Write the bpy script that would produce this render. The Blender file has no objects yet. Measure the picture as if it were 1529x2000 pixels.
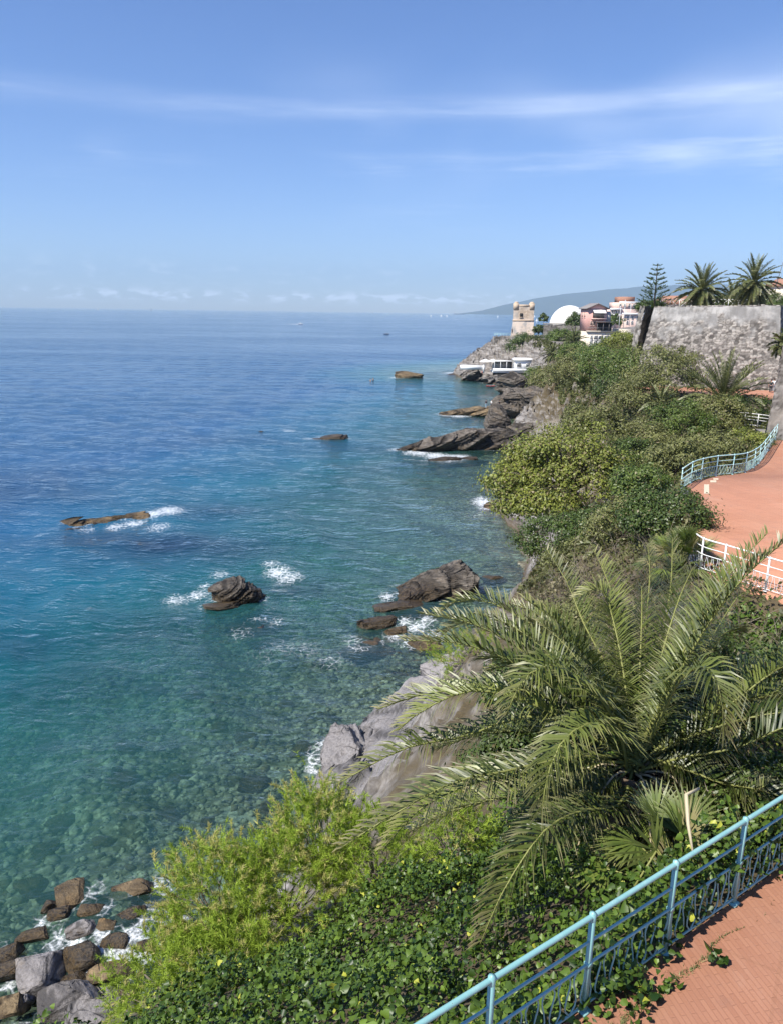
import bpy, bmesh, math, random
import numpy as np
from mathutils import Vector, Matrix
random.seed(7)
RNG = np.random.default_rng(11)
SC = bpy.context.scene
COL = SC.collection

# ------------------------------------------------------------------ camera
PITCH, ROLL, FP, HCAM = math.atan(391 / 1500.0), math.radians(0.8), 1500.0, 21.0
fwd = Vector((0, math.cos(PITCH), -math.sin(PITCH)))
r0 = Vector((1, 0, 0)); u0 = r0.cross(fwd)
RIGHT = (r0 * math.cos(ROLL) + u0 * math.sin(ROLL)).normalized()
UP = RIGHT.cross(fwd).normalized()
cam_data = bpy.data.cameras.new('camera')
cam = bpy.data.objects.new('camera', cam_data); COL.objects.link(cam)
cam.matrix_world = Matrix(((RIGHT.x, UP.x, -fwd.x, 0), (RIGHT.y, UP.y, -fwd.y, 0), (RIGHT.z, UP.z, -fwd.z, HCAM), (0, 0, 0, 1)))
cam_data.sensor_fit = 'VERTICAL'; cam_data.sensor_height = 24.0; cam_data.lens = 24.0 * FP / 2000.0
cam_data.clip_start = 0.1; cam_data.clip_end = 80000.0
SC.camera = cam

def ray(u, v):
    return fwd + RIGHT * ((u - 764.5) / FP) - UP * ((v - 1000.0) / FP)
def PY(u, v, Y):
    d = ray(u, v); t = Y / d.y
    return Vector((d.x * t, Y, HCAM + d.z * t))
def PZ(u, v, z):
    d = ray(u, v); t = (z - HCAM) / d.z
    return Vector((d.x * t, d.y * t, z))

# ------------------------------------------------------------------ light
SUN_EL = math.radians(51.0)
SUN_AZ = Vector((-0.83, -0.56, 0)).normalized()       # horizontal direction towards the sun
world = bpy.data.worlds.new('World'); SC.world = world; world.use_nodes = True
wt = world.node_tree; wt.nodes.clear()
def WN(t, **kw):
    n = wt.nodes.new(t)
    for k, v in kw.items(): setattr(n, k, v)
    return n
sky = WN('ShaderNodeTexSky', sky_type='NISHITA', sun_disc=False)
sky.sun_elevation = SUN_EL; sky.sun_rotation = math.atan2(SUN_AZ.x, SUN_AZ.y)
sky.altitude = 20; sky.air_density = 1.0; sky.dust_density = 0.15; sky.ozone_density = 1.6
tc = WN('ShaderNodeTexCoord'); sep = WN('ShaderNodeSeparateXYZ'); wt.links.new(tc.outputs['Generated'], sep.inputs[0])
def wmath(op, a, b=None, c=None):
    n = WN('ShaderNodeMath', operation=op)
    for i, x in enumerate((a, b, c)):
        if x is None: continue
        if isinstance(x, (int, float)): n.inputs[i].default_value = x
        else: wt.links.new(x, n.inputs[i])
    return n.outputs[0]
def wnoise(sx, sy, sz, scale, detail, rough, off=0.0):
    m = WN('ShaderNodeMapping'); wt.links.new(tc.outputs['Generated'], m.inputs[0])
    m.inputs['Scale'].default_value = (sx, sy, sz); m.inputs['Location'].default_value = (off, off * .7, off * .3)
    n = WN('ShaderNodeTexNoise'); wt.links.new(m.outputs[0], n.inputs['Vector'])
    n.inputs['Scale'].default_value = scale; n.inputs['Detail'].default_value = detail; n.inputs['Roughness'].default_value = rough
    return n.outputs['Fac']
def wband(center, width, warp, amp):
    # soft band of cloud around one elevation, warped by noise
    e = wmath('ADD', sep.outputs['Z'], wmath('MULTIPLY', wmath('SUBTRACT', warp, 0.5), amp))
    d = wmath('DIVIDE', wmath('SUBTRACT', e, center), width)
    return wmath('POWER', 2.718, wmath('MULTIPLY', wmath('MULTIPLY', d, d), -1.0))
def wramp(x, lo, hi):
    n = WN('ShaderNodeMapRange', interpolation_type='SMOOTHSTEP'); wt.links.new(x, n.inputs['Value'])
    n.inputs['From Min'].default_value = lo; n.inputs['From Max'].default_value = hi
    return n.outputs[0]
warp = wnoise(1, 1, 1, 1.6, 3, .5, 3.1)
fib = wnoise(1, 1, 11, 3.0, 9, .64, 1.7)
patch = wnoise(1, 1, 2.2, 2.1, 3, .5, 5.3)
c1 = wmath('MULTIPLY', wband(.226, .010, warp, .04), wmath('ADD', wmath('MULTIPLY', wramp(fib, .36, .66), .8), .25))
c2 = wmath('MULTIPLY', wband(.165, .04, warp, .08), wmath('MULTIPLY', wramp(fib, .47, .7), wramp(patch, .42, .62)))
c3 = wmath('MULTIPLY', wband(.20, .05, warp, .03), wmath('MULTIPLY', wramp(patch, .48, .66), .55))
cir = wmath('MINIMUM', wmath('ADD', wmath('ADD', wmath('MULTIPLY', c1, .36), wmath('MULTIPLY', c2, .55)), wmath('MULTIPLY', c3, .75)), .8)
puff = wnoise(1, 1, 2.6, 44, 6, .55, 9.2)
big = wnoise(1, 1, 1, 5.0, 2, .5, 2.2)
cum = wmath('MULTIPLY', wmath('MULTIPLY', wramp(puff, .47, .6), wramp(big, .42, .55)), wband(.017, .006, warp, .008))
cum2 = wmath('MULTIPLY', wmath('MULTIPLY', wramp(puff, .5, .7), wramp(big, .45, .62)), wmath('MULTIPLY', wband(.043, .013, warp, .02), .35))
cloud = wmath('MINIMUM', wmath('ADD', wmath('MULTIPLY', cir, .75), wmath('ADD', wmath('MULTIPLY', cum, .85), cum2)), .9)
hsv = WN('ShaderNodeHueSaturation'); hsv.inputs['Saturation'].default_value = 1.02; hsv.inputs['Value'].default_value = 1.0
wt.links.new(sky.outputs[0], hsv.inputs['Color'])
tintn = WN('ShaderNodeMix', data_type='RGBA', blend_type='MULTIPLY'); tintn.inputs[0].default_value = 1.0
tr_ = WN('ShaderNodeMix', data_type='RGBA'); wt.links.new(wramp(sep.outputs['Z'], -.08, .30), tr_.inputs[0])
tr_.inputs[6].default_value = (.62, .72, 1.04, 1); tr_.inputs[7].default_value = (.55, .68, .98, 1)
wt.links.new(hsv.outputs[0], tintn.inputs[6]); wt.links.new(tr_.outputs[2], tintn.inputs[7])
mixv = tintn
mixc = WN('ShaderNodeMix', data_type='RGBA'); wt.links.new(cloud, mixc.inputs[0]); wt.links.new(mixv.outputs[2], mixc.inputs[6]); mixc.inputs[7].default_value = (7.2, 7.9, 9.2, 1)
bg = WN('ShaderNodeBackground'); bg.inputs['Strength'].default_value = 0.115
wt.links.new(mixc.outputs[2], bg.inputs['Color'])
wo = WN('ShaderNodeOutputWorld'); wt.links.new(bg.outputs[0], wo.inputs['Surface'])

sl = bpy.data.lights.new('sun', 'SUN'); sl.energy = 5.0; sl.angle = math.radians(0.53); sl.color = (1.0, .95, .86)
sun = bpy.data.objects.new('sun', sl); COL.objects.link(sun); sun.location = (-30, -15, 60)
tosun = Vector((SUN_AZ.x * math.cos(SUN_EL), SUN_AZ.y * math.cos(SUN_EL), math.sin(SUN_EL)))
sun.rotation_euler = tosun.to_track_quat('Z', 'Y').to_euler()

SC.view_settings.view_transform = 'Standard'; SC.view_settings.look = 'None'
SC.view_settings.exposure = 0.5; SC.view_settings.gamma = 1.0; SC.view_settings.use_curve_mapping = False
SC.render.engine = 'CYCLES'
cy = SC.cycles
cy.use_denoising = True; cy.max_bounces = 6; cy.diffuse_bounces = 2; cy.glossy_bounces = 2
cy.transmission_bounces = 3; cy.transparent_max_bounces = 8; cy.volume_bounces = 0
cy.caustics_reflective = False; cy.caustics_refractive = False; cy.use_adaptive_sampling = True
cy.adaptive_threshold = 0.015

# ------------------------------------------------------------------ numpy noise
def _hash(ix, iy, iz, seed):
    h = (ix.astype(np.int64) * 374761393 + iy.astype(np.int64) * 668265263 + iz.astype(np.int64) * 1274126177 + seed * 974634547) & 0xffffffff
    h = ((h ^ (h >> 13)) * 1274126177) & 0xffffffff
    h = ((h ^ (h >> 15)) * 2246822519) & 0xffffffff
    h = h ^ (h >> 14)
    return (h & 0xffffff) / float(0x7fffff) - 1.0
def vn(P, seed=0):
    P = np.asarray(P, float); i = np.floor(P).astype(np.int64); f = P - i
    f = f * f * f * (f * (f * 6 - 15) + 10)
    x, y, z = i[..., 0], i[..., 1], i[..., 2]; out = 0
    for dx in (0, 1):
        wx = f[..., 0] if dx else 1 - f[..., 0]
        for dy in (0, 1):
            wy = f[..., 1] if dy else 1 - f[..., 1]
            for dz in (0, 1):
                wz = f[..., 2] if dz else 1 - f[..., 2]
                out = out + wx * wy * wz * _hash(x + dx, y + dy, z + dz, seed)
    return out
def fbm(P, octv=4, seed=0, gain=.5, lac=2.03):
    P = np.asarray(P, float); a, s, n = 1.0, 0, 0
    for k in range(octv):
        s = s + a * vn(P, seed + k * 17); n += a; a *= gain; P = P * lac + 11.3
    return s / n
def xyz(x, y, z=0):
    x = np.asarray(x, float)
    return np.stack([x, np.broadcast_to(np.asarray(y, float), x.shape), np.broadcast_to(np.asarray(z, float), x.shape)], -1)
def worley(P, seed=0):
    """distance to nearest and second nearest cell point and the id of the cell (2-D)"""
    P = np.asarray(P, float); i = np.floor(P).astype(np.int64)
    f1 = np.full(P.shape[0], 9.0); f2 = f1.copy(); idn = np.zeros(P.shape[0])
    for dx in (-1, 0, 1):
        for dy in (-1, 0, 1):
            cx, cyy = i[:, 0] + dx, i[:, 1] + dy; z = cx * 0
            px = cx + .5 + .45 * _hash(cx, cyy, z, seed); py = cyy + .5 + .45 * _hash(cx, cyy, z + 1, seed)
            d = np.hypot(px - P[:, 0], py - P[:, 1]); near = d < f1
            f2 = np.where(near, f1, np.minimum(f2, d)); idn = np.where(near, _hash(cx, cyy, z + 2, seed), idn); f1 = np.where(near, d, f1)
    return f1, f2, idn

# ------------------------------------------------------------------ mesh building
class MB:
    """collects vertices, triangles and quads; build() links them as one mesh object"""
    def __init__(s): s.v = []; s.f3 = []; s.f4 = []; s.n = 0; s.t = []; s.d = []
    def add(s, V, F, tint=None, dry=None):
        V = np.asarray(V, float).reshape(-1, 3)
        F = np.asarray(F, np.int64)
        (s.f3 if F.shape[1] == 3 else s.f4).append(F + s.n)
        s.v.append(V); s.n += len(V)
        s.t.append(np.broadcast_to(np.asarray(.5 if tint is None else tint, float), (len(V),)))
        s.d.append(np.broadcast_to(np.asarray(0 if dry is None else dry, float), (len(V),)))
        return s
    def more(s, F, base):
        F = np.asarray(F, np.int64); (s.f3 if F.shape[1] == 3 else s.f4).append(F + base)
    def box(s, c, size, rz=0.0, tint=None, taper=1.0):
        c = np.array(c, float); h = np.array(size, float) / 2
        V = np.array([[x, y, z] for z in (-1, 1) for y in (-1, 1) for x in (-1, 1)], float)
        V[4:, :2] *= taper
        V = V * h; ca, sa = math.cos(rz), math.sin(rz)
        V = np.stack([V[:, 0] * ca - V[:, 1] * sa, V[:, 0] * sa + V[:, 1] * ca, V[:, 2]], 1) + c
        return s.add(V, [[0, 2, 3, 1], [4, 5, 7, 6], [0, 1, 5, 4], [2, 6, 7, 3], [0, 4, 6, 2], [1, 3, 7, 5]], tint)
    def bar(s, a, b, w, h, tint=None):
        a, b = Vector(a), Vector(b); d = (b - a); L = d.length; d.normalize()
        sd = d.cross(Vector((0, 0, 1)));
        if sd.length < 1e-4: sd = Vector((1, 0, 0))
        sd.normalize(); up = sd.cross(d)
        V = [p + sd * (x * w / 2) + up * (z * h / 2) for p in (a, b) for x, z in ((-1, -1), (1, -1), (1, 1), (-1, 1))]
        return s.add([tuple(v) for v in V], [[0, 1, 2, 3], [7, 6, 5, 4], [0, 4, 5, 1], [1, 5, 6, 2], [2, 6, 7, 3], [3, 7, 4, 0]], tint)
    def tube(s, pts, rad, n=6, tint=None, caps=True):
        P = np.asarray([tuple(p) for p in pts], float); K = len(P)
        R = np.broadcast_to(np.asarray(rad, float), (K,))
        T = np.gradient(P, axis=0); T /= np.linalg.norm(T, axis=1)[:, None] + 1e-9
        ref = np.array([0, 0, 1.0]) if abs(T[:, 2]).mean() < .8 else np.array([1.0, 0, 0])
        A = np.cross(T, ref); A /= np.linalg.norm(A, axis=1)[:, None] + 1e-9; B = np.cross(T, A)
        ang = np.arange(n) * 2 * math.pi / n
        V = P[:, None] + (A[:, None] * np.cos(ang)[None, :, None] + B[:, None] * np.sin(ang)[None, :, None]) * R[:, None, None]
        i = np.arange(K - 1)[:, None] * n; j = np.arange(n)[None]; j2 = (j + 1) % n
        F = np.stack([i + j, i + n + j, i + n + j2, i + j2], -1).reshape(-1, 4)
        b = s.n; s.add(V.reshape(-1, 3), F, tint)
        if caps:
            for k in (0, K - 1):
                c = [k * n + q for q in range(n)]
                if k == 0: s.more([[c[0], c[q], c[q + 1]] for q in range(1, n - 1)], b)
                else: s.more([[c[0], c[q + 1], c[q]] for q in range(1, n - 1)], b)
        return s
    def lathe(s, prof, c=(0, 0, 0), n=16, a0=0.0, a1=2 * math.pi, tint=None):
        prof = np.asarray(prof, float); K = len(prof); full = abs(a1 - a0 - 2 * math.pi) < 1e-6
        m = n if full else n + 1
        ang = a0 + (a1 - a0) * np.arange(m) / n
        V = np.stack([prof[:, None, 0] * np.cos(ang), prof[:, None, 0] * np.sin(ang), np.broadcast_to(prof[:, None, 1], (K, m))], -1) + np.array(c)
        i = np.arange(K - 1)[:, None] * m; j = np.arange(n)[None]; j2 = (j + 1) % m
        F = np.stack([i + j, i + j2, i + m + j2, i + m + j], -1).reshape(-1, 4)
        return s.add(V.reshape(-1, 3), F, tint)
    def prism(s, poly, z0, z1, tint=None, inset=0.0):
        """closed upright prism over a convex-ish plan polygon; inset pulls the top towards the centre (a batter)"""
        n = len(poly); P = np.asarray(poly, float); c = P.mean(0)
        T = P + (c - P) / (np.linalg.norm(c - P, axis=1)[:, None] + 1e-9) * inset
        V = np.vstack([np.c_[P, np.full(n, z0)], np.c_[T, np.full(n, z1)]])
        F = [[i, (i + 1) % n, n + (i + 1) % n, n + i] for i in range(n)]
        b = s.n; s.add(V, F, tint)
        s.more([[n, n + i, n + i + 1] for i in range(1, n - 1)], b); s.more([[0, i + 1, i] for i in range(1, n - 1)], b)
        return s
    def mesh(s, name, smooth=False):
        V = np.vstack(s.v); me = bpy.data.meshes.new(name)
        f3 = np.vstack(s.f3) if s.f3 else np.zeros((0, 3), np.int64); f4 = np.vstack(s.f4) if s.f4 else np.zeros((0, 4), np.int64)
        me.vertices.add(len(V)); me.vertices.foreach_set('co', V.astype(np.float32).ravel())
        loops = np.concatenate([f3.ravel(), f4.ravel()]).astype(np.int32)
        me.loops.add(len(loops)); me.loops.foreach_set('vertex_index', loops)
        me.polygons.add(len(f3) + len(f4))
        st = np.concatenate([np.arange(len(f3)) * 3, len(f3) * 3 + np.arange(len(f4)) * 4]).astype(np.int32)
        me.polygons.foreach_set('loop_start', st)
        if smooth: me.polygons.foreach_set('use_smooth', np.ones(len(st), bool))
        for nm, a in (('tint', s.t), ('dry', s.d)):
            at = me.attributes.new(nm, 'FLOAT', 'POINT'); at.data.foreach_set('value', np.concatenate(a).astype(np.float32))
        me.update(calc_edges=True); me.validate(verbose=False)
        return me
    def build(s, name, mat, parent=None, smooth=False, offset=None):
        if offset is not None: s.v = [v - np.array(offset) for v in s.v]
        me = s.mesh(name, smooth); me.materials.append(mat)
        return link(name, me, parent)
def link(name, me, parent=None):
    o = bpy.data.objects.new(name, me); COL.objects.link(o)
    if parent is not None: o.parent = parent
    return o
def tag(o, label=None, cat=None, group=None, kind=None):
    for k, v in (('label', label), ('category', cat), ('group', group), ('kind', kind)):
        if v: o[k] = v
    return o
def thing(name, label, cat, loc=(0, 0, 0), rz=0.0, group=None):
    o = bpy.data.objects.new(name, None); COL.objects.link(o); o.empty_display_size = .3
    o.location = loc; o.rotation_euler = (0, 0, rz)
    return tag(o, label, cat, group)

# ------------------------------------------------------------------ materials
class NT:
    def __init__(s, name):
        s.m = bpy.data.materials.new(name); s.m.use_nodes = True; s.t = s.m.node_tree; s.t.nodes.clear()
        s.out = s.t.nodes.new('ShaderNodeOutputMaterial')
    def n(s, t, **kw):
        x = s.t.nodes.new(t)
        for k, v in kw.items(): setattr(x, k, v)
        return x
    def put(s, sock, val):
        if val is None: return
        if hasattr(val, 'is_output') or hasattr(val, 'links'): s.t.links.new(val, sock)
        elif isinstance(val, (tuple, list)) and sock.type == 'RGBA' and len(val) == 3: sock.default_value = (*val, 1)
        else: sock.default_value = val
    def math(s, op, a, b=None, c=None, clamp=False):
        x = s.n('ShaderNodeMath', operation=op, use_clamp=clamp)
        for i, q in enumerate((a, b, c)): s.put(x.inputs[i], q)
        return x.outputs[0]
    def mix(s, f, a, b, blend='MIX'):
        x = s.n('ShaderNodeMix', data_type='RGBA', blend_type=blend)
        s.put(x.inputs[0], f); s.put(x.inputs[6], a); s.put(x.inputs[7], b); return x.outputs[2]
    def rng(s, x, a, b, c=0.0, d=1.0, smooth=True):
        q = s.n('ShaderNodeMapRange', interpolation_type='SMOOTHSTEP' if smooth else 'LINEAR')
        s.put(q.inputs['Value'], x)
        for k, v in (('From Min', a), ('From Max', b), ('To Min', c), ('To Max', d)): q.inputs[k].default_value = v
        return q.outputs[0]
    def pos(s, scale=(1, 1, 1), rot=(0, 0, 0), loc=(0, 0, 0), obj=False):
        g = s.n('ShaderNodeTexCoord').outputs['Object'] if obj else s.n('ShaderNodeNewGeometry').outputs['Position']
        m = s.n('ShaderNodeMapping'); s.put(m.inputs[0], g)
        m.inputs['Scale'].default_value = scale; m.inputs['Rotation'].default_value = rot; m.inputs['Location'].default_value = loc
        return m.outputs[0]
    def noise(s, vec, scale, detail=4, rough=.55, dist=0.0):
        x = s.n('ShaderNodeTexNoise'); s.put(x.inputs['Vector'], vec)
        x.inputs['Scale'].default_value = scale; x.inputs['Detail'].default_value = detail; x.inputs['Roughness'].default_value = rough; x.inputs['Distortion'].default_value = dist
        return x.outputs['Fac']
    def vor(s, vec, scale, feature='F1', out='Distance', rand=1.0):
        x = s.n('ShaderNodeTexVoronoi', feature=feature); s.put(x.inputs['Vector'], vec); x.inputs['Scale'].default_value = scale
        x.inputs['Randomness'].default_value = rand
        return x.outputs[out]
    def attr(s, name): return s.n('ShaderNodeAttribute', attribute_name=name).outputs['Fac']
    def bump(s, h, strength=.5, dist=.1, normal=None):
        x = s.n('ShaderNodeBump'); s.put(x.inputs['Height'], h); x.inputs['Strength'].default_value = strength; x.inputs['Distance'].default_value = dist
        if normal is not None: s.put(x.inputs['Normal'], normal)
        return x.outputs[0]
    def bsdf(s, col, rough=.8, normal=None, spec=.3, metal=0.0):
        x = s.n('ShaderNodeBsdfPrincipled'); s.put(x.inputs['Base Color'], col); s.put(x.inputs['Roughness'], rough)
        s.put(x.inputs['Specular IOR Level'], spec); s.put(x.inputs['Metallic'], metal)
        if normal is not None: s.put(x.inputs['Normal'], normal)
        return x.outputs[0]
    def done(s, sh): s.t.links.new(sh, s.out.inputs['Surface']); return s.m
    def sepz(s, axis='Z'):
        x = s.n('ShaderNodeSeparateXYZ'); s.put(x.inputs[0], s.n('ShaderNodeNewGeometry').outputs['Position']); return x.outputs[axis]

def plain(name, col, rough=.7, var=.12, scale=6.0, spec=.3, bump=.15):
    t = NT(name); p = t.pos(); n = t.noise(p, scale, 5, .6)
    c = t.mix(n, tuple(x * (1 - var) for x in col), tuple(min(1, x * (1 + var)) for x in col))
    return t.done(t.bsdf(c, rough, t.bump(n, bump, .02), spec))
def leafmat(name, c1, c2, dry=(.38, .29, .14), rough=.45, trans=.3, spec=.4):
    t = NT(name); ti = t.attr('tint'); dr = t.attr('dry')
    c = t.mix(dr, t.mix(ti, c1, c2), dry)
    a = t.bsdf(c, rough, None, spec)
    b = t.n('ShaderNodeBsdfTranslucent'); t.put(b.inputs['Color'], t.mix(.5, c, (.6, .75, .1), 'MULTIPLY'))
    t.put(b.inputs['Color'], c)
    m = t.n('ShaderNodeMixShader'); m.inputs[0].default_value = trans
    t.t.links.new(a, m.inputs[1]); t.t.links.new(b.outputs[0], m.inputs[2])
    return t.done(m.outputs[0])

def rockmat(name, dark, light, warm, wet=True, lam=1.0, rot=(.5, .35, .3), tide=(.25, 1.1)):
    """layered coastal rock: bedding bands, lichen blotches, brown algae belt at the waterline"""
    t = NT(name); p = t.pos(rot=rot, scale=(.35 * lam, .35 * lam, 2.2 * lam)); q = t.pos()
    band = t.noise(p, 2.2, 7, .65, .4); blot = t.noise(q, .9, 6, .6); fine = t.noise(q, 9, 6, .65)
    c = t.mix(t.rng(band, .3, .7), dark, light)
    c = t.mix(t.rng(blot, .5, .68, 0, .6), c, warm)
    c = t.mix(t.math('MULTIPLY', t.rng(fine, .35, .7), .55), c, tuple(x * .45 for x in dark))
    ti = t.attr('tint'); c = t.mix(t.rng(ti, .0, .5, .85, 0.0), c, tuple(x * .30 for x in dark)); c = t.mix(t.rng(ti, .6, 1.0, 0, .45), c, tuple(min(1, x * 1.25) for x in light))
    crack = t.vor(t.pos(scale=(.5, .9, 1.6), rot=rot), 1.3, 'DISTANCE_TO_EDGE')
    ck = t.math('MULTIPLY', t.rng(crack, 0.0, .03, 1.0, 0.0), t.rng(blot, .45, .6))
    c = t.mix(t.math('MULTIPLY', ck, .25), c, (.018, .016, .014))
    rough = .85
    if wet:
        z = t.math('ADD', t.sepz(), t.math('MULTIPLY', t.math('SUBTRACT', blot, .5), 1.6))
        w = t.rng(z, tide[0], tide[1], 1.0, 0.0)
        alg = t.mix(t.rng(fine, .4, .6), (.022, .015, .008), (.095, .062, .024))
        c = t.mix(t.math('MULTIPLY', w, .85), c, alg); rough = t.rng(w, 0, 1, .85, .35)
    h = t.math('ADD', t.math('MULTIPLY', band, .8), t.math('ADD', t.math('MULTIPLY', fine, .5), t.math('MULTIPLY', ck, -.35)))
    return t.done(t.bsdf(c, rough, t.bump(h, .9, .26), .35))

M = {}
M['rock'] = rockmat('layered_rock', (.055, .045, .036), (.26, .225, .185), (.20, .145, .09))
M['rock_far'] = rockmat('far_cliff_rock', (.10, .09, .08), (.36, .33, .30), (.24, .18, .13), lam=.4, rot=(.2, -.45, .2))
M['slab'] = rockmat('pale_slab_rock', (.21, .195, .19), (.38, .355, .345), (.29, .26, .235), lam=.35, tide=(-.5, .3))
M['boulder'] = rockmat('grey_boulder', (.20, .185, .18), (.40, .37, .36), (.28, .22, .15), tide=(-.35, .28))
M['ochre'] = rockmat('ochre_rock', (.10, .07, .04), (.34, .25, .14), (.30, .18, .07), tide=(-.2, .5))
# ------------------------------------------------------------------ the lie of the land
SHORE = np.array([(-60, -30), (-40, 2), (-22, 9), (-14, 13.6), (-8.6, 16.4), (-5.6, 20), (-3.4, 24.5), (-.6, 29), (0.5, 33), (1.5, 37), (3.4, 42.0), (6, 46), (8.6, 50),
    (10.2, 57), (12.2, 65), (12.2, 75), (11.3, 83), (13.5, 92), (18, 104), (21, 116), (21.5, 128), (22.5, 142), (25, 156), (26, 168), (30, 182), (34, 203),
    (41, 225), (42, 240), (36, 248), (27, 254), (22, 264), (21, 276), (28, 298), (50, 330), (90, 362), (150, 400)], float)
plaza_px = [(1328, 958), (1348, 943.6), (1368, 936), (1397, 930), (1429, 927), (1454, 923), (1471, 914), (1481, 906), (1490, 895), (1500, 880), (1508, 868), (1514, 860)]
ZPL = 12.7
PLZ = [PZ(u, v, ZPL) for u, v in plaza_px]
TOPE = np.array([(-60, -38.4), (-10, -2.4), (-6, .4), (.89, 5.24), (5.6, 8.5), (8.3, 12), (10.9, 17), (12.5, 21.4), (11.3, 23.3), (10.5, 24.6), (11.6, 29), (13.4, 33.5)]
    + [(p.x, p.y) for p in PLZ] + [(29, 58), (33.5, 68), (38, 80), (41, 93), (37, 104), (33.5, 112), (34, 128), (39, 150), (44, 180), (47, 210), (46, 240), (42, 262), (38, 276),
    (40, 292), (60, 320), (100, 350), (150, 388)], float)
def segdist(P, L):
    d = np.full(len(P), 1e9)
    for a, b in zip(L[:-1], L[1:]):
        ab = b - a; t = np.clip(((P - a) @ ab) / (ab @ ab), 0, 1)
        d = np.minimum(d, np.linalg.norm(P - (a + t[:, None] * ab), axis=1))
    return d
def inside(P, L):
    poly = np.vstack([L, [(400, L[-1][1]), (400, L[0][1])]]); c = np.zeros(len(P), bool)
    for (x1, y1), (x2, y2) in zip(poly, np.roll(poly, -1, 0)):
        if y1 == y2: continue
        m = ((y1 > P[:, 1]) != (y2 > P[:, 1])) & (P[:, 0] < (x2 - x1) * (P[:, 1] - y1) / (y2 - y1) + x1); c ^= m
    return c
def ztop(y): return np.interp(y, [0, 9, 20, 55, 70, 100, 200, 240, 265, 300], [14.4, 14.4, 12.6, 12.6, 11.0, 11.0, 11.3, 13.0, 13.6, 13.0])
def ground(P, detail=True):
    """height of land (above 0) or seabed (below 0) at plan points P (N,2)"""
    P = np.asarray(P, float); ins = inside(P, SHORE); top = inside(P, TOPE)
    ds = segdist(P, SHORE); dp = np.where(top, 0, segdist(P, TOPE))
    w = ds / (ds + dp + 1e-6); zt = ztop(P[:, 1])
    hl = zt * np.clip(w, 0, 1) ** .65
    inl = np.where(top, segdist(P, TOPE), 0)
    hl = np.where(top, zt - .14 + np.where(P[:, 1] > 120, np.clip(inl - 14, 0, 60) * .13, 0), hl)
    hs = -(.10 + .115 * np.minimum(ds, 22) + .34 * np.maximum(ds - 22, 0)); hs = np.maximum(hs, -14)
    h = np.where(ins, hl, hs)
    if detail:
        far = np.clip((P[:, 1] - 60) / 60, 0, 1)
        n1 = fbm(xyz(P[:, 0] * .22, P[:, 1] * .22), 5, 5); n2 = fbm(xyz(P[:, 0] * .9, P[:, 1] * .9), 4, 9)
        env = np.clip((P[:, 1] - 12) / 16, .2, 1) * np.where(ins & ~top, np.clip(w * 6, 0, 1) * np.clip((1 - w) * 5, 0, 1), 0)
        s = (P[:, 0] * .5 + h * .9 + P[:, 1] * .12) * .8 + n1 * 1.5
        step = (s - np.floor(s)); step = np.where(step < .75, step * .35, .2625 + (step - .75) * 2.95)
        h = h + env * ((1.2 + 1.2 * far) * n1 + .45 * n2 + (.35 + .9 * far) * (step - .5) * 1.3)
        h = h + np.where(~ins, np.clip(ds * .12, 0.0, .55) * n1 + .12 * n2, 0)
    return h
def gz(x, y): return float(ground(np.array([[x, y]]))[0])
def gza(X, Y): return ground(np.c_[X, Y])

ys = [-8.0]
while ys[-1] < 400: ys.append(ys[-1] + (.33 if ys[-1] < 62 else .33 + (ys[-1] - 62) * .0052 if ys[-1] < 300 else 4))
xs = list(np.arange(-34, 46, .33)) + list(np.arange(46, 70, .6)) + list(np.arange(70, 190, 4.0))
ys = np.array(ys); xs = np.array(xs)
X, Y = np.meshgrid(xs, ys); H = gza(X.ravel(), Y.ravel())
nx, ny = len(xs), len(ys)
i = (np.arange(ny - 1)[:, None] * nx + np.arange(nx - 1)[None]).ravel()
F = np.stack([i, i + 1, i + nx + 1, i + nx], 1)
V = np.c_[X.ravel(), Y.ravel(), H]
# ledges push the faces of the cliff sideways so that it is not a plain height field
ins_ = (H > .2) & (V[:, 1] > 60)
sd = fbm(xyz(V[:, 0] * .3, V[:, 1] * .3, H * 1.4), 4, 31); V[:, 0] += np.where(ins_, sd * 1.1, 0); V[:, 1] += np.where(ins_, sd * .6, 0)

t = NT('coast_ground')
q = t.pos(); z = t.sepz(); blot = t.noise(q, .6, 6, .6); fine = t.noise(q, 5, 6, .65)
band = t.noise(t.pos(rot=(.2, -.45, .2), scale=(.12, .12, .9)), 2.2, 7, .65, .5)
rock = t.mix(t.rng(band, .32, .68), (.075, .066, .06), (.40, .37, .34)); rock = t.mix(t.rng(blot, .5, .7, 0, .5), rock, (.22, .17, .12))
rock = t.mix(t.math('MULTIPLY', t.rng(fine, .4, .7), .5), rock, (.05, .045, .04))
soil = t.mix(fine, (.05, .04, .022), (.15, .115, .06))
sep2 = t.n('ShaderNodeSeparateXYZ'); t.put(sep2.inputs[0], t.n('ShaderNodeNewGeometry').outputs['Position'])
fary = t.rng(sep2.outputs['Y'], 60, 110)
up = t.n('ShaderNodeSeparateXYZ'); t.put(up.inputs[0], t.n('ShaderNodeNewGeometry').outputs['Normal'])
flat = t.rng(up.outputs['Z'], .62, .86)
veg = t.math('MULTIPLY', t.rng(sep2.outputs['Y'], 195, 235, 1.0, .15), t.math('MULTIPLY', t.rng(t.math('ADD', z, t.math('MULTIPLY', blot, 6)), 5, 9), t.math('ADD', t.math('MULTIPLY', flat, .6), .35)))
land = t.mix(veg, rock, soil)
wetz = t.rng(t.math('ADD', z, t.math('MULTIPLY', blot, 1.2)), .6, 1.7, 1, 0)
land = t.mix(t.math('MULTIPLY', wetz, .8), land, t.mix(fine, (.03, .02, .01), (.12, .08, .035)))
peb = t.vor(q, 2.6, 'F1', 'Color'); pebd = t.vor(q, 2.6, 'F1')
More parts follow.
